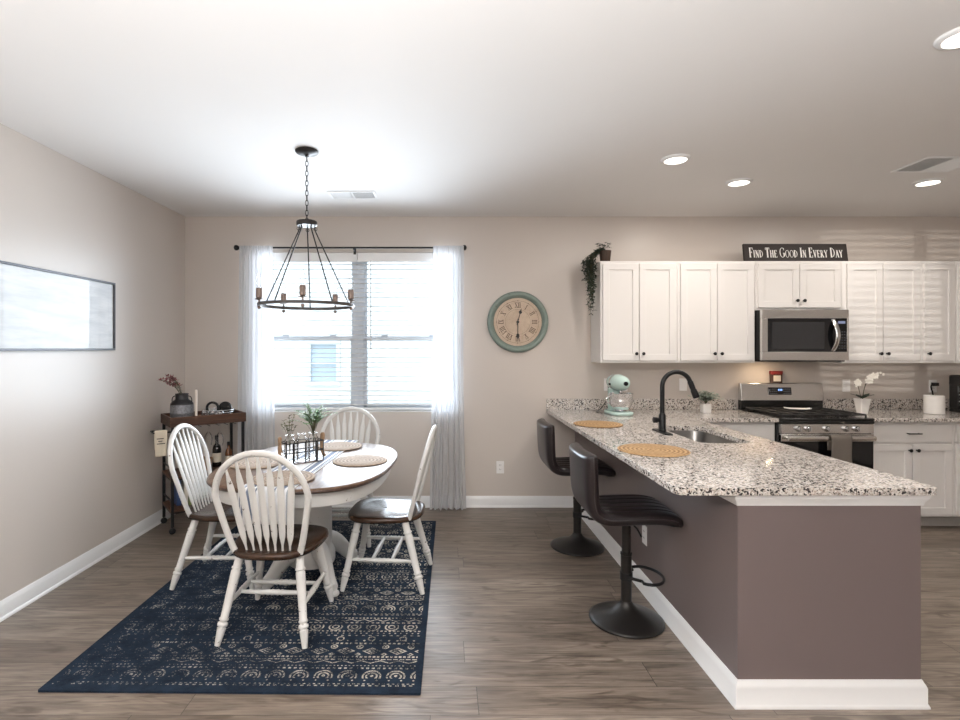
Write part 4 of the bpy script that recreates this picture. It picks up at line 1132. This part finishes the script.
def leafy(name, label, loc, potmb, potmat, n, hh, sp, L, W, mat, seed, cat='plant'):
    o = thing(name, label, cat, loc); rnd = random.Random(seed); potmb.build('pot', potmat, o, .003); fm = MB(); st = MB()
    for i in range(n):
        a = rnd.uniform(0, 2 * PI); s_ = sp * rnd.uniform(.2, 1); h_ = hh * rnd.uniform(.7, 1.15)
        z0 = .075
        pts = bez((0, 0, z0), (s_ * .2 * math.cos(a), s_ * .2 * math.sin(a), z0 + h_ * .7), (s_ * math.cos(a), s_ * math.sin(a), z0 + h_ * (1 - .4 * s_ / sp)), 6); st.tube(pts, .0014, 4)
        for q in range(2, 7):
            for e_ in range(3):
                b = rnd.uniform(0, 2 * PI); fm.leaf(pts[q], (math.cos(b), math.sin(b), rnd.uniform(0, .8)), (0, 0, 1), L, W, .2)
    fm.build('foliage', mat, o); st.build('stalks', 'stem', o)
    return o
leafy('potted_plant', 'small sage green plant in a white pot by the faucet', (2.33, 4.74, ZK), MB().prism(rrect(-.036, .036, -.036, .036, .008), 0, .08), 'ceramic', 34, .12, .13, .034, .022, 'leaf_sage', 3)

def orchid():
    o = thing('potted_orchid', 'white orchid in a tapered white pot right of the range', 'plant', (3.70, 4.70, ZK))
    vs = []; fs = []
    rings = [(.031, 0), (.031, .004), (.045, .118), (.047, .122), (.047, .130), (.041, .130), (.039, .115)]
    L = [rrect(-r_, r_, -r_, r_, .008, 3) for r_, z in rings]; n = len(L[0])
    for (r_, z), l in zip(rings, L): vs += [(x, y, z) for x, y in l]
    for j in range(len(rings) - 1):
        for k in range(n): k2 = (k + 1) % n; fs.append((j * n + k, j * n + k2, (j + 1) * n + k2, (j + 1) * n + k))
    fs.append(tuple(reversed(range(n)))); fs.append(tuple((len(rings) - 1) * n + k for k in range(n)))
    p = MB().add(vs, fs).build('pot', 'ceramic', o)
    rnd = random.Random(2); lf = MB()
    for a, l in ((20, .10), (150, .09), (255, .085), (320, .09), (200, .09), (90, .07)):
        lf.leaf((0, 0, .13), (math.cos(R(a)), math.sin(R(a)), .75), (0, 0, 1), l, .05, .25)
    lf.build('leaves', 'leaf_dark', o)
    fl = MB(); st = MB()
    for pts in (bez((.005, 0, .12), (.02, 0, .36), (.16, -.02, .345), 14), bez((-.01, 0, .12), (-.05, 0, .33), (-.07, 0, .25), 12), bez((0, 0, .12), (.02, 0, .30), (.075, -.02, .34), 12)):
        st.tube(pts, .0022, 6)
        for q in range(7, len(pts)):
            c = pts[q] + Vector((rnd.uniform(-.012, .012), -.012, rnd.uniform(-.012, .012))); sz = .03 if q < len(pts) - 3 else .014
            for k in range(5):
                a = R(90 + 72 * k + rnd.uniform(-10, 10)); fl.leaf(c, (math.cos(a), -.25, math.sin(a)), (0, -1, 0), sz, sz * .8, .15)
    st.build('flower_stem', 'stem', o); fl.build('blossoms', 'petal_white', o)
orchid()

cn = thing('canister', 'white ribbed ceramic canister on the counter by the coffee maker', 'canister', (4.30, 4.66, ZK))
MB().lathe([(0, 0), (.068, 0), (.072, .004)] + [(.072 + .0012 * (i % 2), .008 + i * .0042) for i in range(32)] + [(.072, .146), (.0705, .150), (0, .15)], 40).build('body', 'ceramic', cn, angle=60)
MB().lathe([(.072, .150), (.072, .156), (.068, .160), (0, .161)], 40).build('lid', 'ceramic', cn)
tag(MB().box(4.58, 4.62, 4.955, 4.994, 1.145, 1.175).tube(bez((4.59, 4.955, 1.16), (4.50, 4.93, 1.175), (4.505, 4.90, 1.10), 8) + bez((4.505, 4.90, 1.10), (4.51, 4.88, .98), (4.50, 4.84, ZC1 + .005), 8), .006, 8).build('power_cord', 'black'), 'black plug and cord in the outlet above the white canister', 'cord')

def coffee():
    o = thing('coffee_maker', 'black drip coffee maker at the right edge of the photo', 'coffee maker', (4.665, 4.69, ZK))
    MB().box(-.095, .095, -.12, .12, 0, .035).build('base', 'blackenamel', o, .01)
    MB().box(-.095, .095, .03, .12, .03, .33).build('tank', 'blackenamel', o, .01)
    MB().box(-.1, .1, -.12, .12, .235, .335).build('brew_head', 'blackenamel', o, .015)
    MB().box(-.05, .05, -.126, -.118, .25, .31).build('control_face', 'steel', o, .004)
    c = MB().lathe([(0, .036), (.06, .036), (.072, .06), (.075, .10), (.06, .16), (.052, .185), (.055, .19), (.05, .188), (.057, .158), (.071, .1), (.068, .062), (0, .04)], 28, (0, -.04, 0)).build('carafe', 'blackglass', o)
    MB().tube(bez((-.06, -.075, .17), (-.13, -.13, .16), (-.07, -.09, .07), 10), .008, 8).build('carafe_handle', 'black', c)
    mk = MB()
    for i in range(5): mk.box(-.098, -.0955, -.02 + 0, .0 + (.02 if i % 2 else .01), .07 + i * .03, .074 + i * .03)
    mk.build('water_marks', 'white_plastic', o)
coffee()

# jar with a red lid on the backguard of the range
rj = thing('lidded_jar', 'small square jar with a red lid on top of the range backguard', 'jar', (3.093, 4.952, 1.178))
MB().prism(rrect(-.052, .052, -.017, .017, .006), 0, .075).build('jar_body', simple('brown_glass_jar', srgb(70, 52, 46), .12), rj, .003)
MB().prism(rrect(-.054, .054, -.019, .019, .006), .075, .108).build('lid', simple('dark_red_lid', srgb(120, 32, 30), .4), rj, .003)
MB().box(-.034, .034, -.0185, -.0168, .012, .066).build('paper_label', simple('cream_paper', srgb(220, 212, 200), .7), rj)
# spoon rest
sr = MB()
vs = []
sr.grid(lambda u, v: Vector(((u - .5) * .2 * (1 if True else 0), (v - .5) * .085 * (1 - .5 * abs(2 * u - 1) ** 3), .004 + .012 * (abs(2 * v - 1) ** 3 + abs(2 * u - 1) ** 4) * .6)), 24, 12)
sr = sr.build('spoon_rest', 'ceramic', loc=(3.10, 4.66, .957), solid=.005); sr.rotation_euler = (0, 0, R(-18)); tag(sr, 'white spoon rest lying on the cooktop grates', 'spoon rest')

# ------------------------------------------------------------------ trailing plant on the cabinet
def trailing():
    o = thing('trailing_plant', 'trailing green plant in a brown pot spilling off the wall cabinets', 'plant', (1.437, 4.755, UZ1 + .0005))
    MB().lathe([(0, 0), (.04, 0), (.043, .004), (.052, .09), (.054, .1), (.049, .1), (.046, .09), (0, .085)], 28).build('pot', 'potwood', o)
    rnd = random.Random(11); fm = MB(); st = MB()
    for i in range(26):
        drop = [.10, .18, .26, .34, .42, .50, .22, .3][i % 8] * rnd.uniform(.85, 1.08)
        y1 = rnd.uniform(-.05, .06); x1 = -.078 - rnd.uniform(.012, .125)
        if drop > .36: x1 = rnd.uniform(-.15, -.11)
        top = bez((rnd.uniform(-.02, .02), rnd.uniform(-.02, .02), .10), (-.05, y1 * .6, rnd.uniform(.12, .17)), (x1, y1, .02), 8)
        pts = top + [Vector((x1 + .008 * math.sin(q * 1.3 + i), y1 + .008 * math.cos(q + i), .02 - drop * q / 14)) for q in range(1, 15)]
        st.tube(pts, .0016, 4)
        for q in range(2, len(pts)):
            for e_ in range(3):
                b = rnd.uniform(0, 2 * PI); d = (math.cos(b), math.sin(b), rnd.uniform(-.6, .5))
                if pts[q].z < .0 and pts[q].x + d[0] * .022 > -.066: d = (-abs(d[0]), d[1], d[2])
                fm.leaf(pts[q], d, (0, 0, 1), rnd.uniform(.02, .032), rnd.uniform(.014, .021), .25)
    for i in range(26):
        a = rnd.uniform(0, 2 * PI); r_ = rnd.uniform(.01, .06); h_ = rnd.uniform(.12, .165)
        for e_ in range(3): b = rnd.uniform(0, 2 * PI); fm.leaf((r_ * math.cos(a) - .02, r_ * math.sin(a), h_), (math.cos(b), math.sin(b), .4), (0, 0, 1), .024, .015, .25)
    st.build('vines', 'stem', o); fm.build('foliage', 'leaf_dark', o)
trailing()

# ------------------------------------------------------------------ sign with serif lettering
GL = {  # strokes in a unit-height box: ('l', x0,y0,x1,y1,w) lines, ('a', cx,cy,rx,ry,deg0,deg1) modulated arcs; width last
    'F': ([('l', .14, 0, .14, 1, .13), ('l', .02, .98, .55, .98, .05), ('l', .53, 1, .53, .78, .05), ('l', .14, .53, .42, .53, .05), ('l', .41, .62, .41, .44, .04), ('l', .02, .02, .3, .02, .045)], .6),
    'I': ([('l', .16, 0, .16, 1, .13), ('l', .03, .98, .29, .98, .045), ('l', .03, .02, .29, .02, .045)], .34),
    'N': ([('l', .13, 0, .13, 1, .05), ('l', .13, 1, .62, 0, .14), ('l', .62, 0, .62, 1, .05), ('l', .0, .98, .2, .98, .045), ('l', .03, .02, .24, .02, .045), ('l', .52, .98, .73, .98, .045)], .78),
    'D': ([('l', .14, 0, .14, 1, .13), ('a', .14, .5, .5, .48, -90, 90), ('l', .02, .98, .2, .98, .045), ('l', .02, .02, .2, .02, .045)], .74),
    'T': ([('l', .32, 0, .32, 1, .13), ('l', .02, .98, .62, .98, .05), ('l', .03, 1, .03, .78, .045), ('l', .61, 1, .61, .78, .045), ('l', .2, .02, .44, .02, .045)], .66),
    'H': ([('l', .14, 0, .14, 1, .13), ('l', .6, 0, .6, 1, .13), ('l', .14, .52, .6, .52, .05), ('l', .02, .98, .28, .98, .045), ('l', .02, .02, .28, .02, .045), ('l', .47, .98, .73, .98, .045), ('l', .47, .02, .73, .02, .045)], .78),
    'E': ([('l', .14, 0, .14, 1, .13), ('l', .02, .98, .56, .98, .05), ('l', .54, 1, .54, .8, .045), ('l', .14, .53, .42, .53, .05), ('l', .41, .62, .41, .44, .04), ('l', .02, .02, .58, .02, .05), ('l', .57, 0, .57, .22, .045)], .64),
    'G': ([('a', .42, .5, .36, .49, 45, 330), ('l', .68, .1, .68, .44, .11), ('l', .54, .44, .78, .44, .045), ('l', .68, .97, .68, .74, .045)], .82),
    'O': ([('a', .42, .5, .36, .49, 0, 360)], .84),
    'V': ([('l', .1, 1, .36, 0, .13), ('l', .62, 1, .36, 0, .05), ('l', 0, .98, .24, .98, .045), ('l', .5, .98, .74, .98, .045)], .72),
    'R': ([('l', .14, 0, .14, 1, .13), ('a', .16, .74, .34, .24, -90, 90), ('l', .3, .5, .6, 0, .13), ('l', .02, .98, .2, .98, .045), ('l', .02, .02, .28, .02, .045), ('l', .54, .02, .7, .02, .045)], .7),
    'Y': ([('l', .08, 1, .36, .45, .13), ('l', .64, 1, .36, .45, .05), ('l', .36, 0, .36, .47, .13), ('l', 0, .98, .24, .98, .045), ('l', .52, .98, .76, .98, .045), ('l', .24, .02, .48, .02, .045)], .74),
    'A': ([('l', .1, 0, .37, 1, .05), ('l', .64, 0, .37, 1, .13), ('l', .2, .34, .53, .34, .045), ('l', 0, .02, .2, .02, .045), ('l', .52, .02, .76, .02, .045)], .74)}
def sign():
    L, Hs = .935, .176
    o = thing('wooden_sign', 'dark wooden sign with white lettering standing on top of the cabinets', 'sign', (3.172, 4.79, UZ1)); o.rotation_euler = (R(-9), 0, 0)
    bd = MB().box(-L / 2, L / 2, -.012, .012, .003, Hs).build('board', simple('dark_brown_board', srgb(40, 31, 28), .6, vary=.15, scale=12), o, .003)
    wp = simple('white_lettering', srgb(240, 238, 234), .6)
    words = ['FIND', 'THE', 'GOOD', 'IN', 'EVERY', 'DAY']; cap, sml, sx = .092, .069, .74
    tot = 0; lay = []
    for wd in words:
        for i, c in enumerate(wd):
            h_ = cap if i == 0 else sml; lay.append((wd, c, tot, h_)); tot += GL[c][1] * h_ * sx + .004
        tot += .024
    tot -= .028; k = .845 / tot; sxx = sx * k; mb = {}
    for wd in words:
        m_ = MB()
        for W_, c, x, h_ in lay:
            if W_ != wd: continue
            ox = -.845 / 2 + x * k; oz = .046
            def Q(u, v): return (ox + u * h_ * sxx, oz + v * h_)
            for s_ in GL[c][0]:
                if s_[0] == 'l': stroke(m_, Q(s_[1], s_[2]), Q(s_[3], s_[4]), s_[5] * h_, -.0135)
                else:
                    _, cx, cy, rx, ry, a0, a1 = s_; N_ = 22; pr = None; vs = []; fs = []
                    for q in range(N_ + 1):
                        a = R(a0 + (a1 - a0) * q / N_); t = .022 + .05 * abs(math.cos(a)) ** 1.5
                        p1 = Q(cx + (rx + t * .9) * math.cos(a), cy + (ry + .015) * math.sin(a)); p0 = Q(cx + (rx - t * .9) * math.cos(a), cy + (ry - .035) * math.sin(a))
                        vs += [(p0[0], -.0135, p0[1]), (p1[0], -.0135, p1[1]), (p1[0], -.0123, p1[1]), (p0[0], -.0123, p0[1])]
                    for q in range(N_):
                        for j in range(4): j2 = (j + 1) % 4; fs.append((4 * q + j, 4 * q + j2, 4 * q + 4 + j2, 4 * q + 4 + j))
                    m_.add(vs, fs)
        m_.build('lettering', wp, bd)
sign()

# ------------------------------------------------------------------ bar cart in the corner
CA = R(38); CXc, CYc = -2.08, 4.57
cc, cs = math.cos(CA), math.sin(CA)
def cw(x, y, z=0): return (CXc + x * cc - y * cs, CYc + x * cs + y * cc, z)
def cart():
    hx, hy = .300, .188
    o = thing('bar_cart', 'rustic wood and black metal bar cart in the corner', 'cart', (CXc, CYc, 0), CA)
    tr = MB().box(-hx, hx, -hy, hy, .862, .896).box(-hx, hx, -hy, -hy + .016, .896, .94).box(-hx, hx, hy - .016, hy, .896, .94).box(-hx, -hx + .016, -hy + .016, hy - .016, .896, .94).box(hx - .016, hx, -hy + .016, hy - .016, .896, .94)
    tr.build('tray_top', 'cartwood', o, .002)
    for sx in (-1, 1):
        for sy in (-1, 1):
            lg = MB().box(sx * (hx - .022) - .011, sx * (hx - .022) + .011, sy * (hy - .018) - .011, sy * (hy - .018) + .011, .055, .862).build('leg', 'black', o, .002)
            X, Y = sx * (hx - .022), sy * (hy - .018)
            MB().lathe([(.006, .03), (.006, .058)], 8, (X, Y, 0)).lathe([(.02, -.009), (.025, -.006), (.025, .006), (.02, .009)], 18, (0, 0, 0), Matrix.Translation((X, Y, .0255)) @ Matrix.Rotation(R(90), 4, 'X')).build('caster', 'black', lg)
    for z in (.44, .175):
        MB().box(-hx + .01, hx - .01, -hy + .008, hy - .008, z, z + .016).build('shelf', 'cartwood', o, .002)
        rl = MB()
        for sy in (-1, 1): rl.box(-hx + .01, hx - .01, sy * (hy - .012) - .005, sy * (hy - .012) + .005, z - .012, z + .001)
        for sx in (-1, 1): rl.box(sx * (hx - .016) - .005, sx * (hx - .016) + .005, -hy + .02, hy - .02, z - .012, z + .001).box(sx * (hx - .022) - .004, sx * (hx - .022) + .004, -hy + .02, hy - .02, z + .075, z + .087)
        rl.build('shelf_rail', 'black', o)
    rk = MB()
    for k in (-.20, -.13, -.06, .01, .08, .15, .22): rk.tube([(k, -hy + .02, .846), (k, hy - .02, .846)], .003, 6)
    rk.build('stemware_rack', 'black', o)
    MB().tube([(-hx + .01, -hy + .02, .825), (-hx - .11, -hy + .02, .825), (-hx - .11, -.03, .825), (-hx + .01, -.03, .825)], .006, 10).build('towel_rail', 'black', o)
cart()
# stemware hanging in the rack (stem between two wires, foot above them)
def wineglass(x, y, label):
    p = cw(x, y, 0)
    mb = MB().lathe([(.0, .8565), (.030, .8555), (.030, .8535), (.006, .850), (.0035, .84), (.0035, .79), (.006, .775), (.022, .755), (.033, .725), (.034, .70), (.027, .655), (.0262, .655), (.033, .70), (.032, .724), (.021, .753), (0, .768)], 20)
    return tag(mb.build('wine_glass', 'glass', loc=(p[0], p[1], 0)), label, 'wine glass')
wineglass(.115, -.06, 'wine glass hanging upside down under the cart top, nearest the right leg')
wineglass(.045, .03, 'wine glass hanging upside down under the cart top, left of the other glass')
# towel with dark printed lines on the rail
def carttowel():
    o = drape('hand_towel', -.04, .044, 0, 0, .19, .14, .006, 'cream_cloth', .014, .005, 4)
    p = cw(-.363, -.168, .829)
    o.location = p; o.rotation_euler = (0, 0, CA); tag(o, 'cream hand towel hanging on the side rail of the bar cart', 'towel')
    mk = MB()
    for i, (a, b) in enumerate(((-.03, .02), (-.02, .01), (-.03, .03))): mk.box(a, b, -.0245, -.0235, -.05 - i * .02, -.044 - i * .02)
    mk.build('printed_lines', simple('dark_print', srgb(60, 56, 54), .8), o)
carttowel()
# milk-can vase with pink flowers
def milkcan():
    p = cw(-.172, .0, .8968); o = thing('milk_can_vase', 'grey milk can vase with black neck on the bar cart', 'vase', p)
    MB().lathe([(0, 0), (.088, 0), (.09, .004), (.09, .055), (.0915, .058), (.0915, .064), (.09, .067), (.09, .125), (.088, .13)], 36).build('body', 'galv', o)
    MB().lathe([(.089, .129), (.088, .138), (.075, .155), (.055, .168), (.05, .175), (.05, .212), (.053, .215), (.053, .22), (.046, .22), (.044, .17)], 36, cap=False).build('neck', simple('black_can_neck', srgb(38, 36, 38), .4, .3), o)
    for sx in (-1, 1): MB().tube(bez((sx * .05, 0, .20), (sx * .09, 0, .20), (sx * .082, 0, .145), 8), .004, 8).build('handle', 'black', o)
    f = thing('dried_flower', 'dusty pink flowers leaning left out of the milk can vase', 'flowers', (p[0], p[1], p[2] + .17)); rnd = random.Random(8); fm = MB(); st = MB(); lf = MB()
    for i in range(9):
        x1 = -.05 - rnd.uniform(0, .15); y1 = rnd.uniform(-.04, .03); h_ = .15 + rnd.uniform(-.03, .05) 
        pts = bez((rnd.uniform(-.015, .015), 0, -.035), (0, 0, h_ * .75), (x1, y1, h_), 10); st.tube(pts, .0016, 4)
        for q in range(8, 11):
            for e_ in range(5): b = rnd.uniform(0, 2 * PI); fm.leaf(pts[q] + Vector((rnd.uniform(-.008, .008),) * 3), (math.cos(b), math.sin(b), rnd.uniform(-.2, .9)), (0, 0, 1), .024, .017, -.3)
        for q in (5, 7): b = rnd.uniform(0, 2 * PI); lf.leaf(pts[q], (math.cos(b), math.sin(b), .3), (0, 0, 1), .03, .013, .3)
    st.build('stalks', 'stem', f); fm.build('blossoms', 'petal_pink', f); lf.build('leaves', 'leaf_dark', f)
milkcan()
p = cw(-.075, -.06, .8968)
cd = thing('taper_candle', 'tall ivory taper candle standing beside the milk can vase', 'candle', p)
MB().lathe([(0, 0), (.022, 0), (.024, .006), (.014, .012), (.013, .03), (.011, .03)], 20).build('candle_holder', 'glass', cd)
MB().lathe([(.0105, .012), (.0105, .245), (.004, .252), (0, .252)], 18).build('wax', 'candle', cd)
MB().tube([(0, 0, .25), (.001, 0, .262)], .0012, 6).build('wick', 'slot', cd)
p = cw(-.01, -.10, .8968)
tag(MB().lathe([(0, 0), (.026, 0), (.03, .004), (.034, .06), (.0325, .06), (.0285, .007), (0, .005)], 24).build('tumbler', 'glass', loc=p), 'small clear glass tumbler on the bar cart tray', 'glass')
# silver bowl with black ornaments
def bowl():
    p = cw(.118, -.005, .8968); o = thing('metal_bowl', 'openwork silver bowl on the right end of the bar cart', 'bowl', p, 0)
    MB().lathe([(0, .003), (.05, .0), (.055, .004), (.10, .022), (.103, .026), (.097, .026), (.05, .009), (0, .007)], 32).build('base_dish', 'chrome', o)
    b = MB()
    for zz, rr in ((.03, .106), (.047, .122), (.066, .130)): b.tube(arc((0, 0, zz), rr, 0, 2 * PI, 40, 'xy')[:-1], .0045, 8, closed=True)
    for k in range(20):
        a = 2 * PI * k / 20; b.tube([(.10 * math.cos(a), .10 * math.sin(a), .024), (.122 * math.cos(a + .12), .122 * math.sin(a + .12), .047), (.130 * math.cos(a), .130 * math.sin(a), .066)], .004, 6)
    b.build('openwork_side', 'chrome', o)
    q = (p[0] - .05, p[1] - .0, p[2] + .008)
    tag(MB().tube([Vector((.05 * math.cos(t), 0, .05 + .05 * math.sin(t))) for t in [2 * PI * i / 28 for i in range(28)]], .011, 10, closed=True).build('ring_ornament', 'black', loc=(q[0], q[1], q[2] + .019)), 'black ring ornament standing in the silver bowl, left one', 'ornament')
    tag(MB().lathe([(0, -.011), (.05, -.011), (.056, -.006), (.056, .006), (.05, .011), (0, .011)], 28, (0, 0, 0), Matrix.Rotation(R(90), 4, 'X')).build('disc_ornament', 'blackenamel', loc=(p[0] + .055, p[1] + .015, p[2] + .078)), 'black disc ornament standing in the silver bowl, right one', 'ornament')
bowl()
# things on the cart shelves
def book(x, y, z, th, dp, h, col, label, tilt=0):
    p = cw(x, y, z); o = thing('book', label, 'book', p, CA)
    cm = simple('book_cover', col, .5, vary=.1)
    MB().box(-th / 2, -th / 2 + .003, -dp / 2, dp / 2, 0, h).box(th / 2 - .003, th / 2, -dp / 2, dp / 2, 0, h).box(-th / 2 + .003, th / 2 - .003, -dp / 2, -dp / 2 + .003, 0, h).build('cover', cm, o)
    MB().box(-th / 2 + .003, th / 2 - .003, -dp / 2 + .003, dp / 2 - .006, .003, h - .003).build('pages', simple('book_pages', srgb(226, 220, 206), .9), o)
book(-.205, .02, .1915, .034, .15, .22, srgb(58, 82, 128), 'blue book on the bottom shelf of the bar cart')
book(-.160, -.02, .1915, .030, .15, .21, srgb(206, 200, 186), 'cream book beside the blue book on the cart shelf')
book(-.122, -.02, .1915, .030, .15, .20, srgb(128, 140, 84), 'green book standing beside the cream book on the cart shelf')
book(-.085, -.02, .1915, .030, .15, .205, srgb(52, 46, 46), 'dark book standing beside the green book on the cart shelf')
def bottle(x, y, z, label, col, s=1):
    p = cw(x, y, z); o = thing('bottle', label, 'bottle', p)
    MB().lathe([(0, 0), (.034 * s, 0), (.037 * s, .004), (.037 * s, .15 * s), (.03 * s, .18 * s), (.014 * s, .20 * s), (.013 * s, .255 * s), (.0145 * s, .257 * s), (.0145 * s, .265 * s), (0, .265 * s)], 24).build('bottle_body', simple('bottle_glass', col, .08), o)
    MB().lathe([(.0155 * s, .235 * s), (.0155 * s, .272 * s), (0, .273 * s)], 16).build('cap', 'black', o)
    MB().lathe([(.0375 * s, .04 * s), (.0375 * s, .12 * s)], 24, cap=False).build('label_band', simple('label_paper', srgb(214, 204, 186), .7), o)
bottle(.12, .05, .4565, 'dark bottle standing on the middle shelf of the bar cart', srgb(26, 22, 20))
bottle(.20, -.02, .4565, 'short amber bottle on the middle shelf of the bar cart', srgb(96, 56, 28), .8)
bk = thing('woven_basket', 'pale woven basket on the middle shelf of the bar cart', 'basket', cw(-.02, .0, .4565), CA)
MB().lathe([(0, 0), (.07, 0), (.085, .05), (.09, .09), (.086, .09), (.08, .05), (.066, .006), (0, .006)], 32).build('basket_body', 'twine', bk)
MB().tube(arc((0, 0, .09), .088, 0, 2 * PI, 36, 'xy')[:-1], .005, 8, closed=True).build('rim', 'twine', bk)

# ------------------------------------------------------------------ ceiling fittings
def vent(cx, cy, hx, hy, label, along='x'):
    o = thing('ceiling_vent', label, 'vent', (cx, cy, H)); fr = .022
    MB().box(-hx, hx, -hy, -hy + fr, -.006, 0).box(-hx, hx, hy - fr, hy, -.006, 0).box(-hx, -hx + fr, -hy + fr, hy - fr, -.006, 0).box(hx - fr, hx, -hy + fr, hy - fr, -.006, 0).box(-.006, .006, -hy + fr, hy - fr, -.006, 0).build('frame', 'trim', o, .002)
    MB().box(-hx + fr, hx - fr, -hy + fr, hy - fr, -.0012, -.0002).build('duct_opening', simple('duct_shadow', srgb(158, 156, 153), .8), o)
    lv = MB(); n = 9; Lx = hx - fr
    for sx in (-1, 1):
        m_ = 12
        for i in range(m_):
            x = sx * (.012 + (Lx - .016) * (i + .5) / m_); mt = Matrix.Translation((x, 0, -.004)) @ Matrix.Rotation(R(35 * sx), 4, 'Y'); lv.box(-.0045, .0045, -hy + fr, hy - fr, -.0006, .0006, mt)
    lv.build('louvre', 'trim', o)
vent(-.745, 4.29, .19, .105, 'white ceiling vent above the window, behind the chandelier chain')
vent(3.33, 3.58, .20, .15, 'white ceiling vent at the right edge of the ceiling')
lens = emit('warm_led_lens', (1, .93, .82, 1), 5)
def downlight(x, y, label, power=8.5):
    o = thing('recessed_light', label, 'ceiling light', (x, y, H))
    MB().lathe([(.092, 0), (.092, -.005), (.086, -.012), (.070, -.016), (.068, -.012), (.068, -.002)], 40, cap=False).build('trim_ring', 'trim', o, angle=60)
    MB().lathe([(0, -.003), (.068, -.003), (.068, -.010), (0, -.011)], 40).build('lens', lens, o)
    a = area('downlight_lamp', (x, y, H - .02), (0, 0, 0), .135, .135, power, (1, .93, .86), 'DISK'); a.parent = None
downlight(1.51, 3.47, 'round recessed ceiling light, leftmost of the three above the kitchen')
downlight(2.19, 3.95, 'round recessed ceiling light, middle one of the three above the kitchen')
downlight(3.60, 3.95, 'round recessed ceiling light beside the right ceiling vent')
downlight(2.06, 2.10, 'round recessed ceiling light cut off at the top right of the photo')

# ------------------------------------------------------------------ torchiere body added around the unseen fill light (set at the top)
tl = thing('added_fill_lamp', 'black torchiere added behind the camera to carry the unseen fill light', 'lamp', (-.35, -.7, 0))
MB().lathe([(0, 0), (.15, 0), (.155, .006), (.15, .018), (.04, .03), (.014, .045)], 36).build('base', 'black', tl)
MB().tube([(0, 0, .04), (0, 0, 1.56)], .012, 14).build('pole', 'black', tl)
MB().lathe([(.012, 1.555), (.06, 1.565), (.13, 1.60), (.19, 1.665), (.195, 1.68), (.186, 1.68), (.126, 1.612), (.06, 1.58), (0, 1.575)], 40).build('lamp_shade', 'black', tl)
